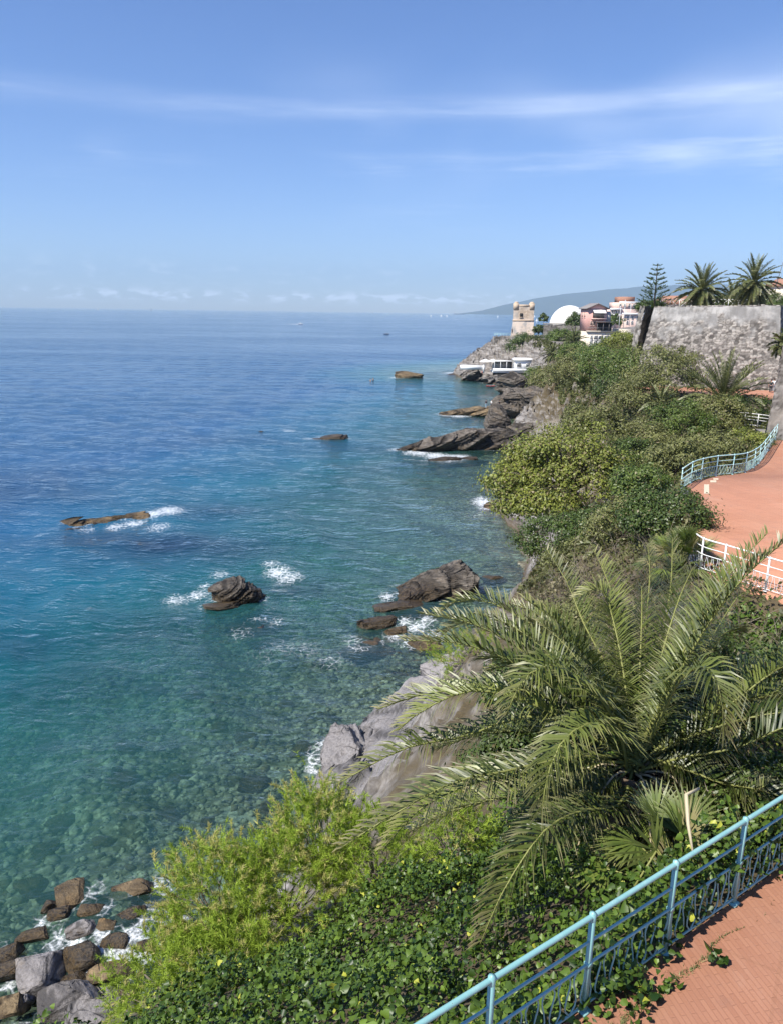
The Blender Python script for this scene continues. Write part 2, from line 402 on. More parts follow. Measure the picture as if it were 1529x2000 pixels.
pc = t.n('ShaderNodeSeparateColor'); t.put(pc.inputs[0], peb)
bed = t.mix(pc.outputs[0], (.10, .095, .06), (.44, .42, .32)); bed = t.mix(t.rng(pebd, .25, .6, 0, .65), bed, (.05, .05, .03))
bed = t.mix(t.rng(blot, .52, .66, 0, .6), bed, (.36, .38, .32))
col = t.mix(t.rng(z, -.25, .05), bed, land)
M['ground'] = t.done(t.bsdf(col, .9, t.bump(t.math('ADD', t.math('MULTIPLY', fine, .6), band), .6, .2), .25))
mb = MB(); mb.add(V, F); tag(mb.build('terrain', M['ground'], smooth=False), kind='structure')

# ------------------------------------------------------------------ sea
yr = [11.0]
while yr[-1] < 16500: yr.append(yr[-1] * 1.0105 + .02)
yr = np.array(yr); ta = np.linspace(-.78, .80, 380)
SX = ta[None] * (yr[:, None] + 14); SY = np.broadcast_to(yr[:, None], SX.shape)
P2 = np.c_[SX.ravel(), SY.ravel()]
near = (P2[:, 1] < 420)
dep = np.full(len(P2), 14.0); dep[near] = -ground(P2[near], False)
near2 = near & (P2[:, 1] < 130)
dep = np.clip(dep, 0.0, 14.0)
cell = np.gradient(yr)[:, None] * np.ones_like(SX)
Z = np.zeros(len(P2)); cl = cell.ravel()
wr = np.random.default_rng(5)
for k in range(26):
    L = 1.1 * 1.17 ** k * wr.uniform(.9, 1.1)
    if L > 30: break
    th = math.radians(205 + wr.normal(0, 34)); kx, ky = math.cos(th) * 2 * math.pi / L, math.sin(th) * 2 * math.pi / L
    amp = .0068 * L ** .72 * np.clip((L / cl - 3) / 3, 0, 1)
    ph = P2[:, 0] * kx + P2[:, 1] * ky + wr.uniform(0, 6.28) + 1.3 * vn(xyz(P2[:, 0] / (L * 5), P2[:, 1] / (L * 5)), k)
    Z += amp * (np.abs(np.sin(ph)) * -1.6 + .9 if k % 2 else np.sin(ph))
foam_px = [(300, 1006, 1.6, 1.0), (330, 1000, 1.8, 1.0), (262, 1022, 1.3, .95), (225, 1028, 1.2, .8), (170, 1033, 1.1, .6), (310, 1030, 1.6, .7),
    (345, 1168, 1.2, .8), (385, 1160, 1.1, .9), (400, 1140, .7, .7), (545, 1118, 1.3, .95), (565, 1128, 1.3, .85), (530, 1105, .9, .8), (430, 1120, .9, .75), (470, 1235, 1.2, .5), (540, 1212, .9, .6),
    (755, 1166, .7, 1.0), (780, 1160, .5, .8), (790, 1212, .9, .95), (815, 1222, .9, .95), (835, 1210, .8, .9), (770, 1235, .9, .8), (800, 1250, 1.0, .75), (735, 1210, .5, .9), (845, 1240, .8, .8),
    (200, 1840, .55, 0.94), (230, 1850, .6, 1.02), (262, 1835, .6, 0.94), (282, 1862, .5, 0.98), (150, 1836, .5, 0.90), (110, 1838, .5, 0.90), (120, 1780, .45, 0.66), (90, 1792, .5, 0.74), (290, 1790, .5, 0.74),
    (275, 1815, .4, 0.82), (315, 1722, .4, 0.78), (322, 1740, .35, 0.74), (190, 1735, .45, 0.61), (205, 1775, .4, 0.74), (160, 1890, .4, 0.74), (250, 1880, .5, 0.94), (20, 1870, .5, 0.66), (40, 1880, .5, 0.74), (15, 1925, .4, 0.82), (5, 1850, .4, 0.66), (170, 1760, .4, 0.66),
    (820, 884, 2.0, 1.1), (850, 889, 2.2, 1.1), (875, 895, 2.6, 1.2), (895, 893, 2.0, 1.0), (800, 884, 1.4, .9), (880, 809, 3.0, 1.1), (895, 812, 2.6, 1.0), (870, 806, 2.0, .8),
    (944, 982, 1.5, 1.2), (950, 992, 1.2, 1.0), (940, 975, 1.0, .9), (885, 728, 4, .8), (875, 729, 3, .7), (640, 856, 2, .55), (625, 853, 1.4, .6), (560, 841, 2, .45), (775, 738, 4, .6), (770, 878, 1.5, .7),
    (600, 1268, 1.6, .42), (560, 1262, 1.8, .40), (520, 1280, 1.5, .36), (650, 1290, 1.6, .42), (690, 1250, 1.2, .5),
    (820, 1655, 1.2, .7), (800, 1700, 1.2, .75), (835, 1690, 1.0, .7), (930, 1010, 2, .4), (1010, 745, 5, .5), (960, 752, 4, .5)]
foam = np.zeros(len(P2))
for u, v, r, s in foam_px:
    c = PZ(u, v, 0); d2 = (P2[:, 0] - c.x) ** 2 + ((P2[:, 1] - c.y) * .8) ** 2
    foam = np.maximum(foam, s * np.exp(-d2 / (r * r)))
weed = np.zeros(len(P2))
for u, v, r, s in [(330, 1062, 5, .9), (420, 1068, 4, .7), (200, 1050, 4, .75), (60, 958, 8, .55), (20, 940, 9, .5), (430, 995, 4, .6), (660, 872, 8, .5), (560, 862, 9, .4), (300, 1240, 3, .35),
    (570, 1150, 2.2, .55), (830, 1180, 2, .6), (700, 1290, 2, .5), (60, 1260, 3, .35), (150, 1340, 3, .3), (820, 905, 6, .4), (480, 1225, 2, .5)]:
    c = PZ(u, v, 0); d2 = ((P2[:, 0] - c.x) / 1.7) ** 2 + (P2[:, 1] - c.y) ** 2
    weed = np.maximum(weed, s * np.exp(-d2 / (r * r)))
mb = MB(); nx2, ny2 = SX.shape[1], SX.shape[0]
i = (np.arange(ny2 - 1)[:, None] * nx2 + np.arange(nx2 - 1)[None]).ravel()
mb.add(np.c_[P2, Z], np.stack([i, i + 1, i + nx2 + 1, i + nx2], 1))

t = NT('sea_water')
geo = t.n('ShaderNodeNewGeometry').outputs['Position']
D, FO, WE = t.attr('depth'), t.attr('foam'), t.attr('weed')
big = t.noise(t.pos(scale=(.35, 1, 1)), .012, 4, .6, .6)
mid = t.noise(t.pos(scale=(.55, 1, 1), rot=(0, 0, .35)), .09, 4, .6)
rip = t.noise(t.pos(scale=(.55, 1, 1), rot=(0, 0, .38)), .55, 3, .55, .4)
rip2 = t.noise(t.pos(scale=(.6, 1, 1), rot=(0, 0, .30)), 1.9, 4, .6, .3)
rip3 = t.noise(t.pos(scale=(.7, 1, 1), rot=(0, 0, .45)), 6.0, 2, .5)
h = t.math('ADD', t.math('MULTIPLY', mid, 1.6), t.math('ADD', t.math('MULTIPLY', rip, .75), t.math('ADD', t.math('MULTIPLY', rip2, .30), t.math('MULTIPLY', rip3, .05))))
st = t.rng(big, .35, .65, .55, 1.0)
bn = t.n('ShaderNodeBump'); t.put(bn.inputs['Height'], h); t.put(bn.inputs['Strength'], st); bn.inputs['Distance'].default_value = .62
fr = t.n('ShaderNodeFresnel'); fr.inputs['IOR'].default_value = 1.33; t.put(fr.inputs['Normal'], bn.outputs[0])
gl = t.n('ShaderNodeBsdfGlossy'); gl.inputs['Color'].default_value = (1, 1, 1, 1); gl.inputs['Roughness'].default_value = .06; t.put(gl.inputs['Normal'], bn.outputs[0])
body = t.n('ShaderNodeValToRGB'); t.put(body.inputs[0], t.math('DIVIDE', D, 14.0)); e = body.color_ramp.elements
e[0].position = 0.0; e[0].color = (.11, .20, .15, 1); e[1].position = 1.0; e[1].color = (.014, .078, .18, 1)
for p_, c_ in ((.09, (.05, .165, .135)), (.2, (.012, .135, .145)), (.42, (.010, .118, .175)), (.7, (.010, .10, .185))):
    x = e.new(p_); x.color = (*c_, 1)
bc = t.mix(t.rng(mid, .35, .7, 0, .35), body.outputs[0], (.01, .05, .10))
bc = t.mix(t.math('MULTIPLY', WE, t.rng(mid, .2, .6, .75, 1.0)), bc, (.010, .028, .062))
df = t.n('ShaderNodeBsdfDiffuse'); t.put(df.inputs['Color'], bc)
# caustic light painted into the water's tint as a bright cell network
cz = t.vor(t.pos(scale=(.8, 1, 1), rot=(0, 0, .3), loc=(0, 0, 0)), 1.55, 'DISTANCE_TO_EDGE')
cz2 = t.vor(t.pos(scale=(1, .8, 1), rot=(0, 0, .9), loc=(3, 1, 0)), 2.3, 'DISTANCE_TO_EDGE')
caus_paint = t.math('MAXIMUM', t.rng(cz, 0, .12, 1.0, .0), t.rng(cz2, 0, .1, .85, .0))
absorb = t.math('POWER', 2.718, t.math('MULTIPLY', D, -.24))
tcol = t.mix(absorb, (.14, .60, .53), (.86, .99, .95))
tcol = t.mix(1.0, tcol, t.mix(caus_paint, (.70, .70, .70), (1, 1, 1)), 'MULTIPLY')
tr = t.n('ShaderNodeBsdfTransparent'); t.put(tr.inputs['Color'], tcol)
op = t.math('SUBTRACT', 1.0, t.math('POWER', 2.718, t.math('MULTIPLY', D, -.27)))
op = t.math('MAXIMUM', t.math('MULTIPLY', op, 1.04, clamp=True), t.math('MULTIPLY', WE, .8))
op = t.math('MAXIMUM', op, t.rng(D, 6, 10))
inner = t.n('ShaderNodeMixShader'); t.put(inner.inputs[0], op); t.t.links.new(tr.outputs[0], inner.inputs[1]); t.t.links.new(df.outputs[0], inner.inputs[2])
surf = t.n('ShaderNodeMixShader'); t.put(surf.inputs[0], fr.outputs[0]); t.t.links.new(inner.outputs[0], surf.inputs[1]); t.t.links.new(gl.outputs[0], surf.inputs[2])
fn = t.noise(t.pos(scale=(1, 1.2, 1)), 2.6, 7, .68, .9); fl = t.vor(t.pos(), 2.2, 'DISTANCE_TO_EDGE')
fv = t.math('ADD', fn, t.rng(fl, 0, .16, .16, -.06))
bub = t.noise(t.pos(), 11, 4, .7)
fm = t.rng(t.math('ADD', fv, t.math('MULTIPLY', FO, .60)), .72, 1.22)
fm = t.math('MULTIPLY', t.math('MULTIPLY', fm, t.rng(FO, .03, .45)), t.rng(bub, .36, .60, .25, .95))
fd = t.n('ShaderNodeBsdfDiffuse'); fd.inputs['Color'].default_value = (.80, .83, .85, 1)
fin = t.n('ShaderNodeMixShader'); t.put(fin.inputs[0], fm); t.t.links.new(surf.outputs[0], fin.inputs[1]); t.t.links.new(fd.outputs[0], fin.inputs[2])
M['water'] = t.done(fin.outputs[0])
sea = mb.build('sea', M['water'], smooth=True); tag(sea, kind='structure')
for nm, a in (('depth', dep), ('foam', foam), ('weed', weed)):
    at = sea.data.attributes.new(nm, 'FLOAT', 'POINT'); at.data.foreach_set('value', a.astype(np.float32))

# far mountains on the right, beyond the sea
mx = np.linspace(1300, 9500, 140)
ridge = np.interp(mx, [1300, 1700, 2200, 2700, 3300, 4000, 4800, 6000, 9500], [0, 60, 190, 300, 390, 470, 560, 640, 600])
ridge = ridge * (1 + .06 * fbm(xyz(mx / 420, 0 * mx), 5, 3)) + 5
rows = []
for k, (yy, f) in enumerate([(14300, 0), (14700, .38), (15200, .76), (15700, 1.0), (16300, .8)]):
    n_ = fbm(xyz(mx / 300, np.full(140, yy / 300.)), 4, 8)
    rows.append(np.c_[mx, np.full(140, yy), ridge * f * (1 + .10 * n_ * (f < 1) * (f > 0)) - (2 if f == 0 else 0)])
mb = MB(); i = (np.arange(4)[:, None] * 140 + np.arange(139)[None]).ravel()
mb.add(np.vstack(rows), np.stack([i, i + 1, i + 141, i + 140], 1))
M['hill'] = plain('hill_scrub', (.075, .085, .05), .9, .3, .004)
tag(mb.build('hills', M['hill'], smooth=True), kind='structure')

# ------------------------------------------------------------------ paving
def paving(name, rot, sc=1.0):
    t = NT(name); p = t.pos(rot=(0, 0, rot), scale=(sc, sc, sc))
    b = t.n('ShaderNodeTexBrick'); t.put(b.inputs['Vector'], p)
    b.inputs['Scale'].default_value = 1.0; b.inputs['Brick Width'].default_value = .24; b.inputs['Row Height'].default_value = .055; b.inputs['Mortar Size'].default_value = .007
    b.inputs['Mortar Smooth'].default_value = .3
    b.inputs['Color1'].default_value = (.50, .24, .15, 1); b.inputs['Color2'].default_value = (.43, .195, .12, 1); b.inputs['Mortar'].default_value = (.40, .185, .115, 1)
    big = t.noise(t.pos(), .35, 5, .6); st = t.noise(t.pos(), 2.2, 6, .65); fine = t.noise(t.pos(), 40, 3, .6)
    c = t.mix(t.rng(big, .4, .65, 0, .45), b.outputs[0], (.49, .265, .175))
    b2 = t.n('ShaderNodeTexBrick'); t.put(b2.inputs['Vector'], t.pos(rot=(0, 0, rot + .78))); b2.inputs['Scale'].default_value = 1.0; b2.inputs['Brick Width'].default_value = 1.9; b2.inputs['Row Height'].default_value = .95; b2.inputs['Mortar Size'].default_value = .02
    b2.inputs['Color1'].default_value = (1.07, 1.07, 1.07, 1); b2.inputs['Color2'].default_value = (.93, .93, .93, 1); b2.inputs['Mortar'].default_value = (.86, .86, .84, 1); c = t.mix(.8, c, b2.outputs[0], 'MULTIPLY')
    c = t.mix(t.rng(st, .52, .70, 0, .5), c, (.33, .17, .12)); c = t.mix(t.rng(t.noise(t.pos(scale=(1, .4, 1), rot=(0, 0, .5)), .8, 6, .7), .56, .7, 0, .4), c, (.55, .34, .26)); c = t.mix(t.math('MULTIPLY', fine, .25), c, (.50, .26, .18))
    return t.done(t.bsdf(c, .85, t.bump(t.math('ADD', t.math('MULTIPLY', b.outputs[1], -1), t.math('MULTIPLY', fine, .4)), .35, .01), .25))
M['path'] = paving('path_brick', 1.35); M['plaza'] = paving('plaza_brick', .45)
ZPA = 14.5
d0 = Vector((.82, .572, 0)); nR = Vector((.572, -.82, 0))             # along the near railing, and towards the path
RA = Vector((.89, 5.24, ZPA))
mb = MB()
e1 = [RA - d0 * 9, RA, RA + d0 * 5.75, Vector((8.3, 12, 14.0)), Vector((10.9, 17, 13.3)), Vector((12.5, 21.4, 12.72))]
e2 = [RA - d0 * 9 + nR * 5, RA + nR * 5, RA + d0 * 5.75 + nR * 5, Vector((12.4, 9.2, 14.0)), Vector((15.3, 14.8, 13.3)), Vector((17.3, 20, 12.72))]
e1 = [p - (nR * .02) for p in e1]
L = len(e1)
V = [tuple(p) for p in e1] + [tuple(p) for p in e2] + [(p.x, p.y, p.z - .5) for p in e1]
mb.add(V, [[i, L + i, L + i + 1, i + 1] for i in range(L - 1)] + [[2 * L + i, i, i + 1, 2 * L + i + 1] for i in range(L - 1)])
tag(mb.build('path', M['path']), kind='structure')
edge = [(12.5, 21.4), (11.3, 23.3), (10.5, 24.6), (11.6, 29), (13.4, 33.5)] + [(p.x, p.y) for p in PLZ]
# the plaza, as a fan of strips out to the right
mb = MB(); L = len(edge)
V = [(x, y, ZPL) for x, y in edge] + [(max(x + 8, 40), y, ZPL) for x, y in edge] + [(x, y, ZPL - .4) for x, y in edge]
mb.add(V, [[i, L + i, L + i + 1, i + 1] for i in range(L - 1)] + [[2 * L + i, i, i + 1, 2 * L + i + 1] for i in range(L - 1)])
tag(mb.build('plaza', M['plaza']), kind='structure')
# pale worn mortar patches on the plaza
M['patch'] = plain('pale_mortar', (.62, .52, .38), .9, .15, 8)
for u0_, v0_, u1_, v1_ in [(1374, 946, 1384, 964), (1386, 938, 1398, 942), (1392, 934, 1402, 937)]:
    mb = MB(); q = [PZ(u0_, v0_, ZPL + .006), PZ(u1_, v0_, ZPL + .006), PZ(u1_, v1_, ZPL + .006), PZ(u0_, v1_, ZPL + .006)]
    mb.add([tuple(p) for p in q], [[3, 2, 1, 0]]); tag(mb.build('paving_patch', M['patch']), kind='structure')
# ------------------------------------------------------------------ rocks
_ico = {}; ROCKS = []
def ico(l):
    if l not in _ico:
        bm = bmesh.new(); bmesh.ops.create_icosphere(bm, subdivisions=l, radius=1.0); bm.verts.ensure_lookup_table()
        _ico[l] = (np.array([v.co[:] for v in bm.verts]), np.array([[v.index for v in f.verts] for f in bm.faces])); bm.free()
    return _ico[l]
def rockshape(size, seed, dip=(-.30, -.15, .94), lvl=4, ledge=.16, rough=.12, cuts=11, lf=2.2, pw=.8, cd=(.5, .82), facets=16):
    r = np.random.default_rng(seed); S, F = ico(lvl); size = np.array(size, float)
    P = np.sign(S) * np.abs(S) ** pw; P = P / np.linalg.norm(P, axis=1)[:, None] * (1 + .25 * (np.abs(S).max(1)[:, None] - .6))
    dn = np.array(dip, float); dn /= np.linalg.norm(dn); j1 = np.cross(dn, (0, 1, 0)); j1 /= np.linalg.norm(j1); j2 = np.cross(dn, j1)
    for k in range(cuts):                                               # broken faces: bedding planes, two joint sets, some at random
        n = (dn, j1, -j1, j2, -j2)[k % 5] + r.normal(size=3) * (.16 if k < 5 else .45); n /= np.linalg.norm(n); d = r.uniform(*cd)
        P = P - np.maximum(P @ n - d, 0)[:, None] * n * .97
    for k in range(facets):                                             # many small chips
        n = r.normal(size=3); n /= np.linalg.norm(n); mx_ = (P @ n).max(); d = mx_ * r.uniform(.80, .95)
        P = P - np.maximum(P @ n - d, 0)[:, None] * n
    P = P / (np.percentile(np.abs(P), 99.5, axis=0)[None] + 1e-9) * size
    dip = np.array(dip, float); dip /= np.linalg.norm(dip); m = size.min()
    s = P @ dip / m * lf + .35 * vn(P / m * .9, seed)
    c = np.floor(s); fr = s - c; rnd = _hash(c.astype(np.int64), (c * 0).astype(np.int64), (c * 0).astype(np.int64), seed + 3)
    step = rnd * ledge - ledge * .9 * np.clip((.16 - np.minimum(fr, 1 - fr)) / .16, 0, 1) ** 2
    s2 = s * 3.3 + .5 * vn(P / m * 2.2, seed + 40); c2_ = np.floor(s2); fr2 = s2 - c2_; rnd2 = _hash(c2_.astype(np.int64), (c2_ * 0).astype(np.int64) + 3, (c2_ * 0).astype(np.int64), seed + 4)
    step = step + ledge * .38 * rnd2 - ledge * .4 * np.clip((.2 - np.minimum(fr2, 1 - fr2)) / .2, 0, 1)
    H = P - (P @ dip)[:, None] * dip
    P = P + H * step[:, None]
    nrm = P / (np.linalg.norm(P, axis=1)[:, None] + 1e-6)
    q = P / m
    A = np.array([1, 1, 1.0]); stretch = q + dip * ((q @ dip)[:, None]) * 1.6
    P = P + nrm * (m * rough * (fbm(stretch * 1.3, 6, seed + 5, .55) + .7 * np.abs(fbm(stretch * 3.6, 5, seed + 9, .6)) * 2 - .5))[:, None]
    tint = np.clip(.52 + .30 * rnd - .62 * np.clip((.13 - np.minimum(fr, 1 - fr)) / .13, 0, 1) + .15 * fbm(stretch * 2.2, 3, seed + 21) - .38 * np.clip((.16 - np.minimum(fr2, 1 - fr2)) / .16, 0, 1) + .12 * rnd2, 0, 1)
    return P, F, tint
def rock(label, c, size, rz=0.0, seed=1, mat='rock', tilt=(0, 0), name='rock', group=None, **kw):
    P, F, ti = rockshape(size, seed, **kw)
    mb = MB(); mb.add(P, F, ti); o = mb.build(name, M[mat], smooth=False); ROCKS.append((c[0], c[1], size[0], size[1], rz, c[2], size[2]))
    o.location = c; o.rotation_euler = (tilt[0], tilt[1], rz)
    return tag(o, label, 'rock', group)
def rk(label, u, v, zc, size, rz=0.0, seed=1, **kw):
    p = PZ(u, v, 0); return rock(label, (p.x, p.y, zc), size, rz, seed, **kw)
rk('low wave-washed rock with foam along it, farthest left in the sea', 232, 1011, -.33, (6.2, 1.7, .85), .42, 3, mat='ochre', lvl=6, rough=.22, cuts=6)
rk('small tip of rock awash at the left end of the low foaming rock', 150, 1029, -.5, (2.6, 1.0, .62), .2, 6)
rk('dark layered rock standing alone in the sea with foam on both sides', 452, 1163, .30, (2.7, 2.0, 1.75), -.15, 21, lvl=6, tilt=(.06, -.22), ledge=.15, lf=3.6, rough=.09)
rk('low dark ledge at the foot of the lone layered rock', 440, 1184, -.1, (1.7, .9, .6), .1, 9)
rk('flat ochre rock just under water below the lone layered rock', 500, 1216, -.42, (1.9, 1.25, .6), .2, 12, mat='ochre', lvl=4)
rk('large layered rock beside the shore, nearest the palm fronds', 846, 1152, .10, (4.0, 2.2, 1.40), .22, 33, lvl=6, tilt=(.05, -.16), ledge=.22, lf=4.4, rough=.07)
rk('low brown toe of the large layered rock', 800, 1180, -.25, (2.6, .9, .55), .25, 14)
rk('small dark rock right of the large layered rock', 962, 1131, .0, (1.1, .6, .4), .1, 15)
rk('narrow dark rock amid churning foam below the large layered rock', 742, 1214, -.14, (1.7, .6, .5), .45, 17)
rk('round brown rock awash left of the churning foam', 712, 1258, -.42, (1.7, 1.1, .62), .5, 19, mat='ochre')
rk('brown rock awash right of the churning foam by the palm', 832, 1256, -.25, (1.2, .9, .6), .3, 23, mat='ochre')
rk('ochre rock between the two foaming channels', 770, 1228, -.30, (1.0, .6, .5), .3, 24, mat='ochre')
rk('small dark rock alone in the open sea with shoal beside it', 655, 857, -.1, (2.5, 1.3, 1.1), .1, 27, tilt=(0, -.1))
rk('flat shoal of rock left of the small dark rock', 618, 856, -.35, (3.0, 1.0, .6), .1, 28)
rk('flat shoal of rock farthest out, barely breaking the surface', 545, 843, -.42, (4.2, 1.0, .62), .1, 29)
rk('rounded brown rock in the sea beside the swimmers', 800, 738, .0, (5.6, 3.0, 3.0), .0, 30, mat='ochre', tilt=(0, .1))
rk('low wet skerry just left of the headland', 895, 732, -.2, (4.5, 2.0, 1.0), .1, 35)
# pale slab in front of the big palm
c = PZ(775, 1530, 0)
rock('big pale grey slab of rock rising from the shallows behind the palm fronds', (1.6, 33.2, .1), (4.1, 7.6, 3.0), -.34, 41, mat='slab', lvl=6, tilt=(.03, -.22), dip=(-.35, -.3, .88), ledge=.14, rough=.12, lf=2.8, cuts=14)
rock('broken grey crag on the seaward edge of the pale slab', (-2.2, 32.4, .2), (1.5, 2.4, 1.2), .2, 43, mat='slab', lvl=5, ledge=.2, rough=.2)
rock('pale sloping rock foot at the landward end of the slab', (3.2, 26.5, .6), (3.2, 2.6, 2.2), .3, 47, mat='slab', lvl=5)
rock('grey rock behind the slab where the shrub grows', (5.2, 39.0, .8), (3.0, 3.4, 2.2), .3, 48, mat='slab', lvl=5)
rock('pale flat rock at the waterline above the fronds', (9.6, 49.5, .6), (3.0, 2.0, 1.4), .4, 49, mat='slab', lvl=5)
rock('pale cracked rock face running up behind the big palm\'s left fronds', (5.0, 30.5, 2.9), (3.4, 5.6, 3.0), -.45, 142, mat='slab', lvl=6, tilt=(.0, -.45), dip=(-.5, -.3, .8), ledge=.16, rough=.12, lf=3.0, cuts=12)
rock('grey broken rock between pale slab and feathery shrubs', (2.6, 24.0, 2.4), (2.6, 3.0, 2.2), .2, 143, mat='slab', lvl=5, tilt=(.0, -.4), ledge=.18)
# first point of rock (nearer), second point, cliff foot
for lb, u, v, zc, sz, rz, sd, kw in [
    ('long low snout of the nearer rocky point', 838, 878, .3, (6.2, 2.2, 1.7), .05, 51, dict(tilt=(0, -.16))),
    ('steep dark middle block of the nearer rocky point', 910, 876, 1.0, (4.6, 2.8, 3.2), .1, 52, dict(tilt=(0, -.12), ledge=.22)),
    ('blocky inner end of the nearer rocky point', 968, 874, 1.2, (4.4, 3.2, 3.2), .2, 53, dict(ledge=.2)),
    ('tilted slab leaning over the nearer rocky point', 968, 862, 3.6, (2.2, 3.0, 3.4), .3, 54, dict(tilt=(.1, .55), ledge=.1)),
    ('pale flat-topped block at the root of the nearer point', 1020, 868, 2.2, (3.2, 2.6, 2.4), .1, 55, dict()),
    ('dark shore block under the leaning tree', 1030, 888, 1.0, (4.0, 2.4, 2.4), .2, 56, dict()),
    ('low wet ledge with foam in front of the nearer point', 880, 897, -.25, (4.6, 1.3, .9), .1, 57, dict()),
    ('flat spit of rock under the bathers', 915, 808, .2, (7.8, 2.6, 1.5), .05, 58, dict(mat='ochre', tilt=(0, -.06))),
    ('brown inner end of the bathers\' spit', 965, 811, .5, (5.2, 3.0, 1.9), .1, 59, dict(mat='ochre')),
    ('jagged crag where the bathers\' spit joins the cliff', 1010, 812, 2.4, (5.0, 4.0, 4.6), .3, 60, dict(tilt=(.1, .3), ledge=.22)),
    ('grey crag high on the cliff above the spit', 1010, 795, 4.4, (4.6, 4.0, 4.6), .6, 61, dict(ledge=.22)),
    ('dark overhanging crag under the far shrubs', 1062, 822, 4.0, (5.4, 4.0, 4.6), .2, 62, dict(ledge=.2)),
    ('pale broken crag among the far shrubs', 1105, 812, 6.5, (4.6, 4.0, 3.6), .5, 63, dict(ledge=.2)),
    ('brown rock with foam at the foot of the leaning tree', 985, 988, .1, (2.6, 1.6, 1.0), .1, 64, dict(mat='ochre')),
    ('dark rock at the waterline behind the leaning tree', 1035, 978, .4, (3.0, 2.0, 1.6), .3, 65, dict())]:
    kw = dict(lvl=5 if sz[0] < 4.5 else 6, **{'lf': 3.6, 'ledge': .2, 'rough': .10, **kw})
    rk(lb, u, v, zc, sz, rz, sd, **kw)
for lb, u, v, zc, sz, rz, sd in [
    ('broad rock foot of the headland left of the cafe', 925, 742, 1.0, (6.5, 4.5, 3.0), .1, 71),
    ('sloping brown ledge in front of the cafe', 965, 748, .8, (6.0, 4.0, 2.2), .2, 72),
    ('dark cliff foot beneath the cafe terrace', 1000, 752, 1.2, (5.5, 4.0, 2.8), .1, 73),
    ('tall pale rock face left of the tower', 950, 735, 5.5, (6.5, 7.0, 7.0), .3, 74),
    ('steep pale rock face below the tower', 985, 735, 7.0, (7.5, 6.0, 6.0), .3, 75),
    ('rock shoulder between cafe and green slope', 1042, 745, 4.0, (5.0, 6.0, 6.5), .2, 76)]:
    p = PZ(u, v, 0); far = 0 if zc < 4 else 14
    rock(lb, (p.x * (1 + far / p.y), p.y + far, zc), sz, rz, sd, mat='rock_far', lvl=5, ledge=.24, dip=(-.55, .1, .8), lf=3.0, rough=.2)
# boulders at the bottom left
for lb, u, v, zc, sz, rz, sd, mt in [
    ('large angular grey boulder with flat sunlit top, bottom left corner', 74, 1912, .22, (1.08, .86, .66), .5, 81, 'boulder'),
    ('dark rounded wet boulder right of the large grey boulder', 164, 1880, .08, (.66, .50, .42), .3, 82, 'rock'),
    ('ochre-faced boulder beside the white foam', 214, 1908, .16, (.92, .52, .46), .35, 83, 'ochre'),
    ('long brown slab in the foreground of the boulder shore', 128, 1968, .22, (1.30, .62, .46), .3, 84, 'boulder'),
    ('pale flat slab at the bottom edge beside the feathery shrub', 190, 1996, .30, (1.15, .55, .40), .1, 85, 'slab'),
    ('smooth grey boulder just above the foam', 160, 1817, .10, (.72, .55, .34), .2, 86, 'boulder'),
    ('small wet brown boulder left of a grey one', 118, 1782, -.02, (.48, .36, .28), .4, 87, 'rock'),
    ('orange-brown round boulder in the shallows', 176, 1781, .0, (.50, .36, .28), .1, 88, 'ochre'),
    ('brown boulder ringed by foam', 252, 1794, .04, (.62, .48, .34), .2, 89, 'rock'),
    ('low brown boulder splitting the foam', 212, 1812, .02, (.40, .32, .26), .0, 90, 'ochre'),
    ('leaning brown boulder half under water, farthest out of the shore', 140, 1745, -.12, (.72, .92, .56), .5, 91, 'ochre'),
    ('flat brown boulder with foam on its right end', 264, 1732, -.06, (1.00, .55, .36), .25, 92, 'ochre'),
    ('brown boulder under water at the left', 58, 1712, -.42, (.62, .50, .40), .3, 93, 'ochre'),
    ('brown boulder under water right of the foam', 338, 1790, -.18, (.60, .55, .44), .3, 94, 'ochre'),
    ('dark wet boulder under the breaking foam', 232, 1842, .02, (.60, .40, .30), .1, 95, 'rock'),
    ('small pale stone wedged below the large grey boulder', 48, 1962, .22, (.36, .26, .26), .6, 96, 'boulder'),
    ('brown stone at the left edge above the grey boulder', 18, 1868, .12, (.52, .36, .32), .4, 97, 'rock'),
    ('dark brown stone in the lower left corner', 22, 1980, .25, (.60, .45, .40), .2, 98, 'ochre'),
    ('low dark stone between grey and ochre boulders', 150, 1920, .05, (.50, .40, .30), .2, 99, 'rock'),
    ('wet stone at the edge of the feathery shrub', 250, 1950, .12, (.48, .36, .34), .4, 100, 'rock'),
    ('brown stone awash left of the grey boulders', 60, 1822, -.10, (.62, .40, .30), .3, 101, 'ochre'),
    ('small dark stone poking out near the foam\'s left end', 96, 1768, -.02, (.36, .28, .22), .2, 102, 'rock'),
    ('round brown stone between foam and feathery shrub', 290, 1850, .02, (.42, .36, .28), .2, 103, 'rock'),
    ('grey stone behind the ochre boulder', 222, 1948, .14, (.42, .32, .28), .2, 104, 'boulder'),
    ('brown stone at the left frame edge beside foam', 12, 1905, .10, (.46, .34, .32), .2, 105, 'rock')]:
    p = PZ(u, v, 0); rock(lb, (p.x, p.y, zc), sz, rz, sd, mat=mt, lvl=4, name='boulder', group='boulders on the near shore', ledge=.05, rough=.055, cuts=10, cd=(.38, .70), facets=9, pw=.6, lf=3.0)
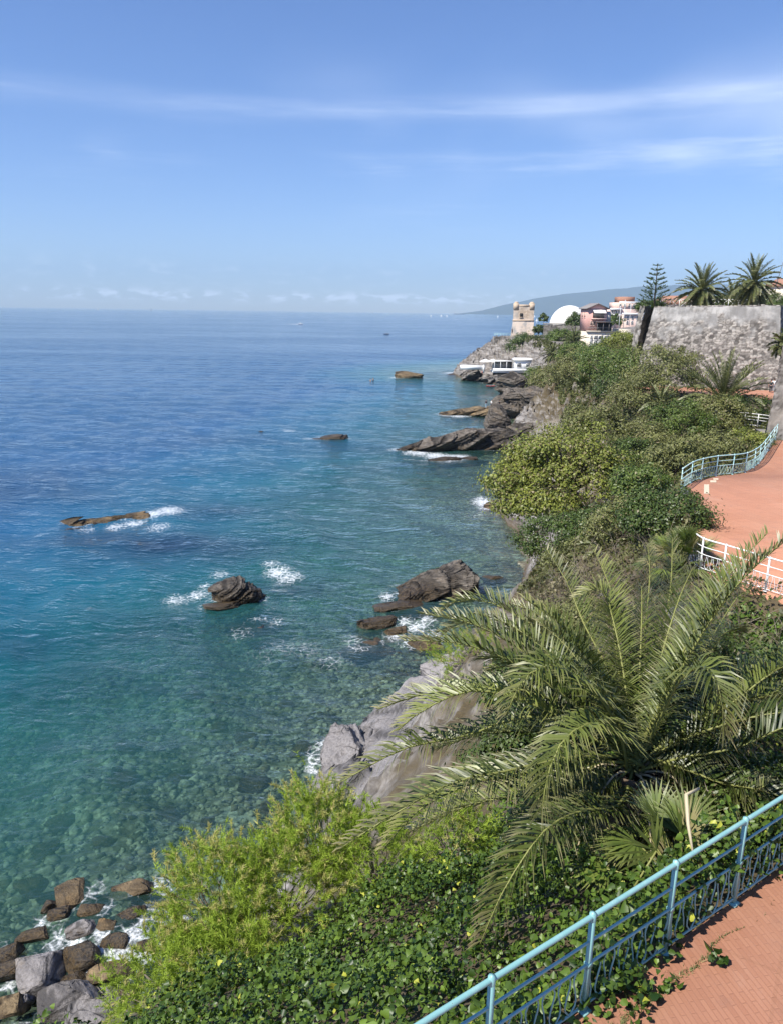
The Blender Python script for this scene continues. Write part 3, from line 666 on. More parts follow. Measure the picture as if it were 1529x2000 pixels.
# larger boulders lying on the bottom, each seen through the water
for k, (u, v, s) in enumerate([(760, 0, 0)][1:] + [(430, 1415, .9), (500, 1545, 1.1), (345, 1520, .7), (240, 1530, .9), (90, 1420, 1.2), (60, 1520, 1.0), (590, 1480, .8), (480, 1440, .9), (120, 1600, .9),
        (330, 1590, .8), (200, 1640, .7), (410, 1620, .6), (90, 1650, .9), (530, 1600, .7), (250, 1450, 1.0), (380, 1350, 1.0), (150, 1380, 1.2), (560, 1380, .8), (60, 1340, 1.3), (300, 1330, 1.1)]):
    p = PZ(u, v, -1.2); z = float(ground(np.array([[p.x, p.y]]))[0])
    P, F, ti = rockshape((s * .8, s * .6, s * .42), 200 + k, lvl=3, cuts=8, rough=.1)
    mb = MB(); mb.add(P, F, ti); o = mb.build('sunken_boulder', M['ochre']); o.location = (p.x, p.y, z + s * .12); o.rotation_euler = (0, 0, k * 1.3)
    tag(o, 'boulder lying on the sea floor, seen through clear green water', 'rock', 'boulders on the sea floor')
# stones covering the bottom: nobody could count them
r = np.random.default_rng(77); N = 12500
sx = r.uniform(-24, 9, N); sy = r.uniform(18, 60, N); szs = gza(sx, sy); ok = (szs < -.12) & (szs > -4.2)
sx, sy, szs = sx[ok], sy[ok], szs[ok]; S, F = ico(1); mb = MB()
for x, y, z in zip(sx, sy, szs):
    a = float(min(np.exp(r.normal(-1.95, .62)), .42, .10 + .22 * abs(z) ** .6)); q = S * np.array([a, a * r.uniform(.6, .95), a * r.uniform(.4, .65)])
    n = r.normal(size=3); n /= np.linalg.norm(n); q = q - np.maximum(q @ n - a * .35, 0)[:, None] * n
    q = q * (1 + .34 * _hash(np.round(S[:, 0] * 9).astype(np.int64), np.round(S[:, 1] * 9).astype(np.int64), np.round(S[:, 2] * 9).astype(np.int64), int(a * 1e5)))[:, None]
    th = r.uniform(0, 6.28); c_, s_ = math.cos(th), math.sin(th)
    q = np.c_[q[:, 0] * c_ - q[:, 1] * s_, q[:, 0] * s_ + q[:, 1] * c_, q[:, 2]] + (x, y, z + a * .15)
    mb.add(q, F, r.uniform(0, 1))
t = NT('sunken_stones'); ti = t.attr('tint'); fine = t.noise(t.pos(), 8, 5, .6); bl = t.noise(t.pos(), .5, 4, .6)
c = t.mix(ti, (.06, .062, .04), (.42, .41, .31)); c = t.mix(t.rng(fine, .45, .7, 0, .5), c, (.10, .085, .04)); c = t.mix(t.rng(bl, .5, .65, 0, .5), c, (.16, .11, .05))
M['stones'] = t.done(t.bsdf(c, .8, t.bump(fine, .5, .05)))
tag(mb.build('seabed_stones', M['stones']), kind='stuff', label='stones and pebbles covering the sea floor in the shallows', cat='stones')

# the wash round every rock that breaks the surface
ring = np.zeros(len(P2))
for cx, cy_, a, b, rz, cz, hz_ in ROCKS:
    if cz + hz_ < .05 or cz - hz_ > .4: continue
    sel = np.nonzero((np.abs(P2[:, 0] - cx) < a + b + 2) & (np.abs(P2[:, 1] - cy_) < a + b + 2))[0]
    if not len(sel): continue
    dx, dy = P2[sel, 0] - cx, P2[sel, 1] - cy_; k = math.sqrt(max(.15, 1 - (min(abs(cz), hz_ * .95) / hz_) ** 2))
    lx, ly = dx * math.cos(rz) + dy * math.sin(rz), -dx * math.sin(rz) + dy * math.cos(rz); q = np.hypot(lx / (a * k), ly / (b * k))
    dist = (q - 1) * min(a, b) * k; wd = .22 + .06 * min(a, b)
    ring[sel] = np.maximum(ring[sel], .62 * np.exp(-(np.maximum(dist, 0) / wd) ** 2) * np.clip(.45 + .9 * vn(xyz(P2[sel, 0] * .55, P2[sel, 1] * .55), 91), 0, 1))
foam = np.maximum(foam, ring)
sea.data.attributes['foam'].data.foreach_set('value', foam.astype(np.float32))
# ------------------------------------------------------------------ plants
M['ivy'] = leafmat('ivy_leaf', (.018, .046, .007), (.15, .235, .032), (.42, .44, .06), .42, .2, .4)
M['shrub_yellow'] = leafmat('yellow_green_leaf', (.085, .115, .023), (.34, .37, .07), (.30, .24, .13), .45, .3)
M['shrub_green'] = leafmat('green_leaf', (.05, .09, .018), (.18, .24, .05), (.26, .20, .10), .45, .28)
M['shrub_olive'] = leafmat('olive_leaf', (.09, .10, .03), (.26, .27, .09), (.30, .24, .14), .5, .25)
M['shrub_dark'] = leafmat('dark_leaf', (.03, .055, .013), (.115, .165, .035), (.22, .17, .09), .4, .22)
M['scrub'] = leafmat('scrub_leaf', (.045, .055, .016), (.17, .18, .055), (.34, .28, .17), .55, .25)
M['twig'] = leafmat('dry_twig', (.16, .125, .095), (.34, .285, .22), (.40, .33, .24), .8, .1)
M['tamarisk'] = leafmat('feathery_green', (.20, .29, .030), (.46, .60, .090), (.64, .54, .25), .6, .4, .2)
M['palm'] = leafmat('palm_leaf', (.028, .048, .009), (.20, .235, .052), (.56, .46, .27), .38, .18, .4)
M['palm_far'] = leafmat('palm_leaf_far', (.06, .078, .022), (.22, .24, .09), (.36, .29, .16), .4, .18, .4)
M['fan'] = leafmat('fan_palm_leaf', (.055, .085, .018), (.20, .26, .055), (.42, .36, .18), .4, .2, .4)
M['agave'] = leafmat('agave_leaf', (.12, .15, .08), (.34, .36, .17), (.42, .35, .18), .5, .1, .3)
M['rachis'] = plain('palm_midrib', (.22, .23, .07), .5, .15, 20)
M['drystem'] = plain('dry_stem', (.52, .44, .29), .7, .15, 10)
M['bark'] = plain('bark', (.085, .065, .05), .9, .4, 14, bump=.6)
M['bark_pale'] = plain('pale_bark', (.24, .20, .16), .9, .3, 14, bump=.6)
M['palmtrunk'] = plain('palm_trunk_bark', (.13, .095, .065), .95, .45, 18, bump=.8)

def rnorm(r, n):
    v = r.normal(size=(n, 3)); return v / np.linalg.norm(v, axis=1)[:, None]
def leaves(mb, P, N, size, r, ratio=.5, tint=None, dry=None, fold=.12):
    """rhombic leaves centred on P with facing N"""
    n = len(P); size = np.broadcast_to(np.asarray(size, float), (n,)) * r.uniform(.7, 1.3, n)
    N = N / (np.linalg.norm(N, axis=1)[:, None] + 1e-9)
    A = np.cross(N, rnorm(r, n)); A /= np.linalg.norm(A, axis=1)[:, None] + 1e-9; B = np.cross(N, A)
    L = size[:, None] * .5
    V = np.stack([P - A * L, P + B * L * ratio - N * L * fold, P + A * L, P - B * L * ratio - N * L * fold], 1)
    i = np.arange(n)[:, None] * 4
    tint = r.uniform(0, 1, n) if tint is None else tint
    dry = np.zeros(n) if dry is None else dry
    mb.add(V.reshape(-1, 3), i + np.arange(4)[None], np.repeat(tint, 4), np.repeat(dry, 4))
def crown_pts(r, c, rad, ncl, per, cr, low=-.35):
    c = np.array(c, float); rad = np.array(rad, float); D = rnorm(r, ncl * 3); D = D[D[:, 2] > low][:ncl]
    ncl = len(D)
    rr = r.uniform(.55, 1.0, ncl) ** .7
    lump = 1 + .40 * fbm(D * 1.7 + r.uniform(0, 50), 3, 4)
    C = D * (rr * lump)[:, None] * rad + c
    k = np.repeat(np.arange(ncl), per); off = r.normal(size=(len(k), 3)) * np.array([1, 1, .62])
    s = cr * r.uniform(.6, 1.35, ncl)
    P = C[k] + off * s[k][:, None] * .55
    nn = (P - c) / rad; nn /= np.linalg.norm(nn, axis=1)[:, None] + 1e-9
    cn = off / (np.linalg.norm(off, axis=1)[:, None] + 1e-9)
    N = nn * .35 + cn * .75 + np.array([0, 0, .45]) + r.normal(size=nn.shape) * .38
    ct = r.uniform(0, 1, ncl)
    tint = np.clip(ct[k] * .55 + r.uniform(0, .5, len(k)), 0, 1)
    return P, N, tint, C
def shrub(label, cat, c, rad, mat, seed, base=None, ncl=60, per=70, leaf=.2, cr=None, name='shrub', trunk=.12, dryp=.04, low=-.35, group=None, ratio=.5, limbs=14, bark='bark', lobes=()):
    r = np.random.default_rng(seed); c = Vector(c)
    if base is None: base = Vector((c.x, c.y, min(gz(c.x, c.y), c.z - rad[2] * .3)))
    base = Vector(base)
    root = thing(name, label, cat, base, group=group)
    cr = cr or max(rad) * .23
    P, N, ti, C = crown_pts(r, c, rad, ncl, per, cr, low)
    for lc, lr, ln in lobes:
        q = crown_pts(r, lc, lr, ln, per, cr, low); P, N, ti, C = np.vstack([P, q[0]]), np.vstack([N, q[1]]), np.concatenate([ti, q[2]]), np.vstack([C, q[3]])
    mb = MB(); leaves(mb, P, N, leaf, r, ratio, ti, (r.uniform(0, 1, len(P)) < dryp) * r.uniform(.5, 1, len(P)))
    mb.build('crown', M[mat], root, offset=base)
    mb = MB(); hub = c - Vector((0, 0, rad[2] * .35))
    mid = (base + hub) / 2 + Vector((r.normal() * .1 * rad[0], r.normal() * .1 * rad[0], 0))
    mb.tube([base - Vector((0, 0, .5)), mid, hub], [trunk * 1.2, trunk, trunk * .75], 7)
    for q in C[r.choice(len(C), min(limbs, len(C)), replace=False)]:
        q = Vector(q); m = hub.lerp(q, .5) + Vector((0, 0, -.08 * rad[2]))
        mb.tube([hub, m, q], [trunk * .6, trunk * .34, trunk * .1], 5)
    mb.build('trunk', M[bark], root, offset=base)
    if seed % 3 == 0 or limbs > 40:                                     # bare stems sticking out of the leaves
        mb = MB()
        for q in C[r.choice(len(C), min(26, len(C)), replace=False)]:
            o_ = Vector(q) - c; o_.normalize(); p0 = Vector(q) - o_ * .1 * rad[0]; b_ = Vector(r.normal(size=3)) * .06 * rad[0]; L_ = r.uniform(.18, .38) * max(rad)
            mb.tube([p0, p0 + o_ * L_ * .5 + b_, p0 + o_ * L_ + Vector((0, 0, .25 * L_))], [.012 * max(rad), .008 * max(rad), .002 * max(rad)], 3, r.uniform(.2, 1), caps=False)
        mb.build('bare_stems', M['twig'], root, offset=base)
    return root
def hit(u, v, start=3.0, lift=0.0):
    """where the line of sight through a pixel meets the ground"""
    d = ray(u, v); ts = np.concatenate([np.arange(start, 60, .2), np.arange(60, 420, .8)])
    P = np.array([(d.x * t, d.y * t, HCAM + d.z * t) for t in ts]); g = np.maximum(ground(P[:, :2], False), 0) + lift
    k = np.argmax(P[:, 2] < g)
    return Vector(P[k])

# ---- palm fronds
def spline(pts, n):
    P = np.asarray([tuple(p) for p in pts], float)
    if len(P) == 2: P = np.vstack([P[0], P.mean(0), P[1]])
    E = np.vstack([2 * P[0] - P[1], P, 2 * P[-1] - P[-2]]); out = []
    L = np.concatenate([[0], np.cumsum(np.linalg.norm(np.diff(P, axis=0), axis=1))]); L /= L[-1]
    for s in np.linspace(0, 1, n):
        k = min(np.searchsorted(L, s, 'right') - 1, len(P) - 2); t = (s - L[k]) / (L[k + 1] - L[k])
        a, b, c_, d = E[k], E[k + 1], E[k + 2], E[k + 3]
        out.append(.5 * ((2 * b) + (c_ - a) * t + (2 * a - 5 * b + 4 * c_ - d) * t * t + (3 * b - a - 3 * c_ + d) * t ** 3))
    return np.array(out)
def frond(path, n=60, leaf=.42, width=.032, r=None, droop=.25, vang=.45, dryness=0.0, bare=.12, rr=.022, sweep=.75, light=.5):
    """one pinnate leaf along a path: returns (leaflet mesh, midrib mesh)"""
    r = r or RNG; K = 40; R = spline(path, K); L = np.linalg.norm(np.diff(R, axis=0), axis=1).sum()
    T = np.gradient(R, axis=0); T /= np.linalg.norm(T, axis=1)[:, None]
    S = np.cross(T, np.array([0, 0, 1.0])); nn = np.linalg.norm(S, axis=1)[:, None]
    for k in range(K):
        if nn[k] < .15: S[k] = S[k - 1] if k else np.array([1.0, 0, 0])
    S /= np.linalg.norm(S, axis=1)[:, None] + 1e-9
    for k in range(1, K):
        if S[k] @ S[k - 1] < 0: S[k] = -S[k]
    U = np.cross(S, T)
    t = np.linspace(bare, .995, n); f = t * (K - 1); i0 = np.minimum(f.astype(int), K - 2); w = (f - i0)[:, None]
    lm = MB()
    prof = np.clip(np.minimum((t - bare) / .22 + .35, 1.0) * np.minimum((1.02 - t) / .45 + .32, 1.0), .2, 1)
    for sgn in (-1, 1):
        tt = np.clip(t + r.normal(0, .004, n), bare, 1); f = tt * (K - 1); i0 = np.minimum(f.astype(int), K - 2); w = (f - i0)[:, None]
        P = R[i0] * (1 - w) + R[i0 + 1] * w; Tt = T[i0]; St = S[i0] * sgn; Ut = U[i0]
        a = (sweep + .45 * t ** 2)[:, None] + r.normal(0, .07, (n, 1)); va = vang * r.choice([.2, .8, 1.5], (n, 1)) + r.normal(0, .08, (n, 1))
        D = Tt * np.sin(a) * .75 + St * np.cos(a * .75) * np.cos(va) + Ut * np.sin(va)
        D /= np.linalg.norm(D, axis=1)[:, None]
        ll = (leaf * prof * r.uniform(.88, 1.1, n))[:, None]
        g = np.array([0, 0, -1.0])
        m1 = P + D * ll * .5 + g * ll * droop * .18; tip = P + D * ll * .95 + g * ll * droop * .75
        Wd = np.cross(D, Ut); Wd /= np.linalg.norm(Wd, axis=1)[:, None] + 1e-9; Wd = Wd * .7 + Ut * .7 * sgn; ww = width * (.55 + .45 * prof)[:, None]
        V = np.stack([P - Wd * ww * .35, P + Wd * ww * .35, m1 + Wd * ww * .5, m1 - Wd * ww * .5, tip], 1)
        b = lm.n; k = np.arange(n)[:, None] * 5
        ti = np.clip(light + r.normal(0, .16, n), 0, 1); dd = np.clip(dryness + (t - .82) * 2.2 * (r.uniform(0, 1, n) < .7) + r.normal(0, .06, n), 0, 1)
        dr = np.stack([dd * .5, dd * .5, dd * .7, dd * .7, np.clip(dd + .28, 0, 1)], 1).ravel()
        lm.add(V.reshape(-1, 3), k + np.array([[0, 1, 2, 3]]), np.repeat(ti, 5), dr); lm.more(k + np.array([[3, 2, 4]]), b)
    rm = MB(); rm.tube(R[::3], np.linspace(rr, rr * .25, len(R[::3])), 6)
    return lm, rm

# ---- the big palm in the foreground
PB = PY(1238, 1492, 10.0)
palm_base = Vector((PB.x, PB.y, gz(PB.x, PB.y) - .2))
root = thing('palm_tree', 'big date palm with long arching fronds beside the turquoise railing', 'palm tree', palm_base)
FR = [  # way-points of each frond: (u, v, distance), from crown to tip; drooping weight, dryness
    ([(1060, 1400, 10.2), (900, 1440, 10.0), (790, 1462, 9.6), (657, 1532, 9.2)], .5, .12),
    ([(1110, 1480, 9.4), (980, 1508, 8.9), (880, 1530, 8.6), (770, 1590, 8.4), (668, 1655, 8.3)], .5, .15),
    ([(1120, 1490, 9.5), (1010, 1512, 9.2), (920, 1530, 9.0), (820, 1580, 8.8), (752, 1655, 8.7)], .5, .12),
    ([(1130, 1530, 9.6), (1020, 1552, 9.6), (915, 1573, 9.7), (803, 1622, 9.8)], .5, .30),
    ([(1120, 1395, 10.6), (1030, 1350, 10.9), (919, 1346, 11.0), (820, 1358, 11.0), (739, 1385, 11.0)], .35, .06),
    ([(1110, 1410, 10.2), (1010, 1365, 10.2), (915, 1350, 10.1), (830, 1385, 9.9), (778, 1425, 9.8)], .4, .08),
    ([(1130, 1330, 11.2), (1060, 1240, 11.9), (966, 1180, 12.3), (900, 1172, 12.5), (856, 1196, 12.6)], .3, .02),
    ([(1120, 1350, 10.8), (1030, 1265, 11.2), (960, 1226, 11.5), (900, 1218, 11.7), (850, 1250, 11.8)], .3, .06),
    ([(1190, 1320, 11.0), (1140, 1220, 11.9), (1105, 1135, 12.6), (1066, 1072, 13.0)], .2, .03),
    ([(1225, 1320, 11.0), (1205, 1200, 11.8), (1180, 1120, 12.6), (1157, 1072, 13.2)], .2, .05),
    ([(1250, 1320, 11.0), (1262, 1200, 12.0), (1268, 1120, 12.8), (1264, 1066, 13.3)], .2, .05),
    ([(1275, 1330, 10.9), (1300, 1210, 12.0), (1310, 1130, 12.7), (1312, 1050, 13.6)], .15, .0),
    ([(1310, 1370, 10.7), (1370, 1235, 11.6), (1432, 1150, 12.3), (1497, 1082, 12.8)], .15, .0),
    ([(1320, 1360, 11.2), (1395, 1235, 12.5), (1440, 1165, 13.2), (1468, 1150, 13.4), (1482, 1178, 13.4)], .3, .02),
    ([(1320, 1370, 11.0), (1390, 1270, 12.2), (1430, 1225, 12.7), (1450, 1250, 12.8)], .4, .10),
    ([(1290, 1400, 9.4), (1330, 1325, 8.8), (1378, 1303, 8.4), (1406, 1350, 8.1), (1412, 1432, 8.0)], .6, .0),
    ([(1330, 1430, 10.0), (1425, 1376, 10.0), (1520, 1306, 10.1), (1640, 1262, 10.4)], .25, .0),
    ([(1330, 1480, 9.6), (1440, 1460, 9.3), (1530, 1422, 9.1), (1660, 1400, 9.0)], .4, .0),
    ([(1190, 1390, 9.6), (1130, 1325, 9.1), (1070, 1298, 8.8), (1020, 1330, 8.6), (988, 1395, 8.5)], .5, .02),
    ([(1210, 1440, 9.3), (1157, 1412, 8.8), (1100, 1445, 8.4), (1070, 1510, 8.2), (1056, 1590, 8.1)], .6, .03),
    ([(1210, 1570, 9.3), (1130, 1585, 8.8), (1060, 1625, 8.3), (985, 1735, 7.9), (937, 1843, 7.7)], .5, .12),
    ([(1330, 1500, 9.5), (1410, 1530, 9.2), (1470, 1540, 8.9), (1540, 1560, 8.6)], .5, .03),
    ([(1215, 1360, 10.6), (1200, 1250, 11.2), (1190, 1180, 11.5), (1165, 1150, 11.6), (1130, 1165, 11.5)], .3, .03),
    ([(1170, 1450, 10.5), (1060, 1430, 10.9), (950, 1432, 11.2), (850, 1462, 11.4)], .4, .10),
    ([(1300, 1350, 11.4), (1335, 1230, 12.8), (1345, 1170, 13.4), (1375, 1140, 13.9)], .2, .0),
    ([(1300, 1560, 9.6), (1360, 1580, 9.3), (1430, 1570, 9.0), (1500, 1530, 8.8)], .5, .04),
    ([(1180, 1540, 9.6), (1110, 1560, 9.4), (1040, 1610, 9.2), (1000, 1680, 9.1)], .5, .22),
    ([(1150, 1420, 11.0), (1060, 1330, 11.8), (1000, 1300, 12.2), (950, 1310, 12.4)], .35, .05),
    ([(1340, 1440, 10.6), (1450, 1400, 11.2), (1560, 1380, 11.6)], .3, .0),
    ([(1180, 1380, 11.2), (1110, 1270, 12.2), (1050, 1200, 12.9), (1000, 1180, 13.2)], .25, .02)]
hr = np.random.default_rng(3)
for k in range(34):                                                     # younger leaves filling the crown, steep in the middle and arching outwards
    a = 1.2 + k * 2.399
    if math.sin(a) < -.35: continue
    e = .45 + .95 * (k % 8) / 8; L = 3.5 + .6 * math.sin(k * 1.7); q = Vector(PB); pts = []
    dv = Vector((math.cos(a) * math.cos(e), math.sin(a) * math.cos(e), math.sin(e)))
    for j in range(5): q = q + dv * L / 5; dv = (dv + Vector((0, 0, -.10 - .07 * j))).normalized(); pts.append(q.copy())
    FR.append((pts, .35, .02))
for pts, dr, dry in FR:
    path = [PB + Vector((hr.normal() * .06, hr.normal() * .06, hr.normal() * .08))] + [p if isinstance(p, Vector) else PY(*p) for p in pts]
    lm, rm = frond(path, 122, .55, .027, hr, dr, .5, dry, .11, .026, light=float(np.clip(hr.normal(.5, .24), .05, 1.0)))
    fo = lm.build('frond', M['palm'], root, offset=palm_base); rm.build('midrib', M['rachis'], fo, offset=palm_base)
for k in range(7):                                                      # dead leaves hanging from the crown
    a = -2.9 + k * .62 + hr.normal() * .15; d = Vector((math.cos(a), math.sin(a), 0)); L = hr.uniform(1.3, 2.1)
    path = [PB + Vector((0, 0, -.15)), PB + d * .5 + Vector((0, 0, .0)), PB + d * (.45 + L * .35) + Vector((0, 0, -.55)), PB + d * (.5 + L * .45) + Vector((0, 0, -.5 - L * .6))]
    lm, rm = frond(path, 60, .34, .022, hr, .7, .25, .85, .2, .02, light=.4)
    fo = lm.build('dead_frond', M['palm'], root, offset=palm_base); rm.build('midrib', M['drystem'], fo, offset=palm_base)
mb = MB(); k = np.linspace(0, 1, 26); zz = palm_base.z + (PB.z - .05 - palm_base.z) * k
mb.lathe(np.c_[.33 + .05 * np.sin(k * 60) + .06 * k, zz - palm_base.z], (0, 0, 0), 14); mb.build('trunk', M['palmtrunk'], root)
mb = MB()                                                               # dry skirt of old stalks under the crown
for q in range(190):
    a = hr.uniform(-2.6, .3); L = hr.uniform(.4, 1.0); d = Vector((math.cos(a), math.sin(a), 0)); p = PB + d * .22 + Vector((0, 0, hr.uniform(-.55, -.1)))
    mb.tube([p, p + d * L * .5 + Vector((0, 0, -.02)), p + d * L * .8 + Vector((hr.normal() * .08, hr.normal() * .08, -L * .55))], [.008, .006, .002], 3, hr.uniform(0, 1), caps=False)
mb.build('dry_skirt', M['twig'], root, offset=palm_base)

# ---- fan palms
def fan_leaf(mb, hub, d, R, r, n=22, spread=2.5, w=.03, dry=0.0, light=.5):
    d = np.array(d, float); d /= np.linalg.norm(d); up = np.array([0, 0, 1.0]); s = np.cross(d, up); s /= np.linalg.norm(s) + 1e-9; u = np.cross(s, d)
    for a in np.linspace(-spread / 2, spread / 2, n):
        D = d * math.cos(a) + s * math.sin(a) + u * r.normal(0, .06); L = R * (1 - .18 * abs(a) / spread * 2) * r.uniform(.9, 1.05)
        Wd = np.cross(D, u); Wd /= np.linalg.norm(Wd); m = hub + D * L * .5; tip = hub + D * L + np.array([0, 0, -L * .12])
        b = mb.n; mb.add([hub - Wd * w * .2, hub + Wd * w * .2, m + Wd * w * .5, m - Wd * w * .5, tip], [[0, 1, 2, 3]], np.clip(light + r.normal(0, .15), 0, 1), np.array([dry, dry, dry, dry, min(1, dry + .3)])); mb.more([[3, 2, 4]], b)
def fan_palm(label, base, R, nl, seed, leaf=.45, name='fan_palm', lo=-.1, dryp=.1, az=None, petr=.011):
    r = np.random.default_rng(seed); base = Vector(base); root = thing(name, label, 'fan palm', base)
    for k in range(nl):
        a = r.uniform(*(az or (0, 6.283))); e = r.uniform(lo, 1.45); d = np.array([math.cos(a) * math.cos(e), math.sin(a) * math.cos(e), math.sin(e)])
        L = R * r.uniform(.65, 1.0); hub = np.array(base) + d * L; mb = MB()
        fan_leaf(mb, hub, d * .8 + r.normal(0, .2, 3) + (0, 0, -.15), leaf * r.uniform(.8, 1.15), r, 20, 2.6, leaf * .065, float(r.uniform(0, 1) < dryp) * .8, r.uniform(.2, .8))
        fo = mb.build('leaf', M['fan'], root, offset=base)
        mb = MB(); mb.tube([base, Vector(np.array(base) + d * L * .5), Vector(hub)], petr, 4); mb.build('stalk', M['rachis'], fo, offset=base)
    return root
p = hit(1328, 1125, 20); fan_palm('bushy fan palm growing against the plaza railing', p + Vector((0, 0, .3)), 1.15, 60, 5, .75)
p = PY(1345, 1630, 8.3); p.z = gz(p.x, p.y)
fan_palm('fan palm low under the big palm with one leaf spread by the railing', Vector((p.x, p.y, max(p.z, 13.8))), 1.0, 26, 9, .60, az=(1.2, 4.9))
p = PY(1290, 1652, 7.9)
fp = thing('fan_palm_leaf', 'single spread fan leaf on a bent stalk close to the railing', 'palm leaf', PY(1230, 1745, 7.6))
o = fp.location; mb = MB(); rr_ = np.random.default_rng(4)
hubp = PY(1281, 1662, 7.7)
for tgt in [(1195, 1625), (1188, 1668), (1200, 1690), (1205, 1640), (1270, 1590), (1284, 1580), (1295, 1585), (1195, 1710), (1228, 1600), (1215, 1718)]:
    q = PY(tgt[0], tgt[1], 7.7 + rr_.normal() * .08); D = (q - hubp); Wd = D.cross(Vector((.1, 1, .2))).normalized() * .022; m = hubp + D * .5
    b = mb.n; mb.add([tuple(hubp - Wd * .3), tuple(hubp + Wd * .3), tuple(m + Wd), tuple(m - Wd), tuple(q)], [[0, 1, 2, 3]], .8, .1); mb.more([[3, 2, 4]], b)
lf = mb.build('leaf', M['fan'], fp, offset=o); mb = MB(); mb.tube([hubp, hubp.lerp(o, .5), o], [.012, .014, .016], 5); mb.build('stalk', M['rachis'], fp, offset=o)
# bent dry stalk
ds = thing('dry_stalk', 'bent straw-coloured dead stalk hanging over the railing', 'stalk', PY(1352, 1665, 7.25))
mb = MB(); mb.tube([PY(1364, 1540, 7.9), PY(1339, 1552, 7.7), PY(1343, 1610, 7.45), PY(1352, 1665, 7.25)], [.018, .022, .02, .012], 5); mb.build('stem', M['drystem'], ds, offset=ds.location)

# ---- ivy bank between railing and slope
r = np.random.default_rng(21)
def ivy_field(n, s0, s1, o0, o1, size, seed, keep):
    r = np.random.default_rng(seed); s = r.uniform(s0, s1, n); o = o0 + (o1 - o0) * r.uniform(0, 1, n)
    x = RA.x + d0.x * s - nR.x * o; y = RA.y + d0.y * s - nR.y * o
    k = keep(s, o, x, y); s, o, x, y = s[k], o[k], x[k], y[k]
    z = np.minimum(gza(x, y), ZPA)
    thick = .40 + .62 * fbm(xyz(x * .8, y * .8), 3, 3) + .30 * fbm(xyz(x * 2.6, y * 2.6), 2, 6)
    thick = (thick + .22 * np.exp(-((o - .15) / .35) ** 2)) * np.clip((o + .5) / .7, .2, 1) * 1.35
    dz = thick * (1 - r.uniform(0, 1, len(x)) ** 2.2 * .8)
    return x, y, z + np.maximum(dz, .02), thick
IV = np.array([[0, 0], [.28, -.42], [.62, -.30], [.50, .02], [1.0, 0], [.50, -.02], [.62, .30], [.28, .42]])
def ivy_mesh(x, y, z, size, seed, up=.75):
    r = np.random.default_rng(seed); n = len(x); e = .25
    gx = (gza(x + e, y) - gza(x - e, y)) / (2 * e); gy = (gza(x, y + e) - gza(x, y - e)) / (2 * e)
    N = np.c_[-np.clip(gx, -1.5, 1.5), -np.clip(gy, -1.5, 1.5), np.full(n, 1.0)] * up + np.array([-.2, -.15, .05]) + r.normal(size=(n, 3)) * .62
    N /= np.linalg.norm(N, axis=1)[:, None]
    A = np.cross(N, rnorm(r, n)); A /= np.linalg.norm(A, axis=1)[:, None]; B = np.cross(N, A)
    s = (size * np.exp(r.normal(0, .25, n)))[:, None]; P = np.c_[x, y, z]
    fold = -.22
    pts = [(0, 0, 0), (.15, -.5, fold), (.55, -.42, fold), (1.0, 0, .04), (.55, .42, fold), (.15, .5, fold)]
    V = np.stack([P + (A * a + B * b + N * c_) * s for a, b, c_ in pts], 1)
    i = np.arange(n)[:, None] * 6; mb = MB()
    ti = np.clip(.45 + .3 * fbm(xyz(x * 1.2, y * 1.2), 2, 5) + r.normal(0, .22, n), 0, 1); dr = (r.uniform(0, 1, n) < .012) * 1.0
    mb.add(V.reshape(-1, 3), i + np.array([[0, 1, 2, 3]]), np.repeat(ti, 6), np.repeat(dr, 6)); mb.more(i + np.array([[0, 3, 4, 5]]), 0)
    return mb
def keep1(s, o, x, y):
    n = fbm(xyz(x * .7, y * .7), 4, 13)
    lim = np.interp(s, [-6, -3, 0, 3, 6, 10], [5.2, 5.8, 6.4, 7.2, 7.6, 7.0]) + 1.1 * n
    return (o < lim) & (o > -.10 + .30 * n)
x, y, z, th = ivy_field(72000, -6.0, 10.0, -.4, 9.0, .075, 31, keep1)
tag(ivy_mesh(x, y, z, .066, 5).build('ivy', M['ivy']), 'dense glossy ivy covering the bank below the turquoise railing', 'ivy', kind='stuff')
# ivy spilling through the railing on to the path, in patches
def keep2(s, o, x, y):
    n = fbm(xyz(s * 1.1, o * 2.0), 4, 23)
    return (o > -.42) & (o < .25) & (n > .14 - (o + .30) * .9) & (s < 3.2)
x, y, z, th = ivy_field(3600, -1.2, 4.2, -.6, .25, .075, 37, keep2)
z = ZPA + np.random.default_rng(2).uniform(.02, .30, len(z)) * np.clip((np.random.default_rng(3).uniform(.3, 1, len(z))), 0, 1)
tag(ivy_mesh(x, y, z, .066, 6).build('ivy_on_path', M['ivy']), 'ivy trailing through the railing on to the red path', 'ivy', kind='stuff')
# second ivy patch on the bank under the plaza railing, far right
r = np.random.default_rng(41); n = 9000; x = r.uniform(7.5, 13, n); y = r.uniform(14.5, 22.3, n); k = ~inside(np.c_[x, y], TOPE) & (fbm(xyz(x * .5, y * .5), 3, 2) > -.35); x, y = x[k], y[k]
z = gza(x, y) + r.uniform(.05, .5, len(x)) * (.8 + .5 * fbm(xyz(x, y), 3, 4))
tag(ivy_mesh(x, y, z, .12, 7).build('ivy_bank', M['ivy']), 'ivy on the bank under the plaza railing at the right edge', 'ivy', kind='stuff')

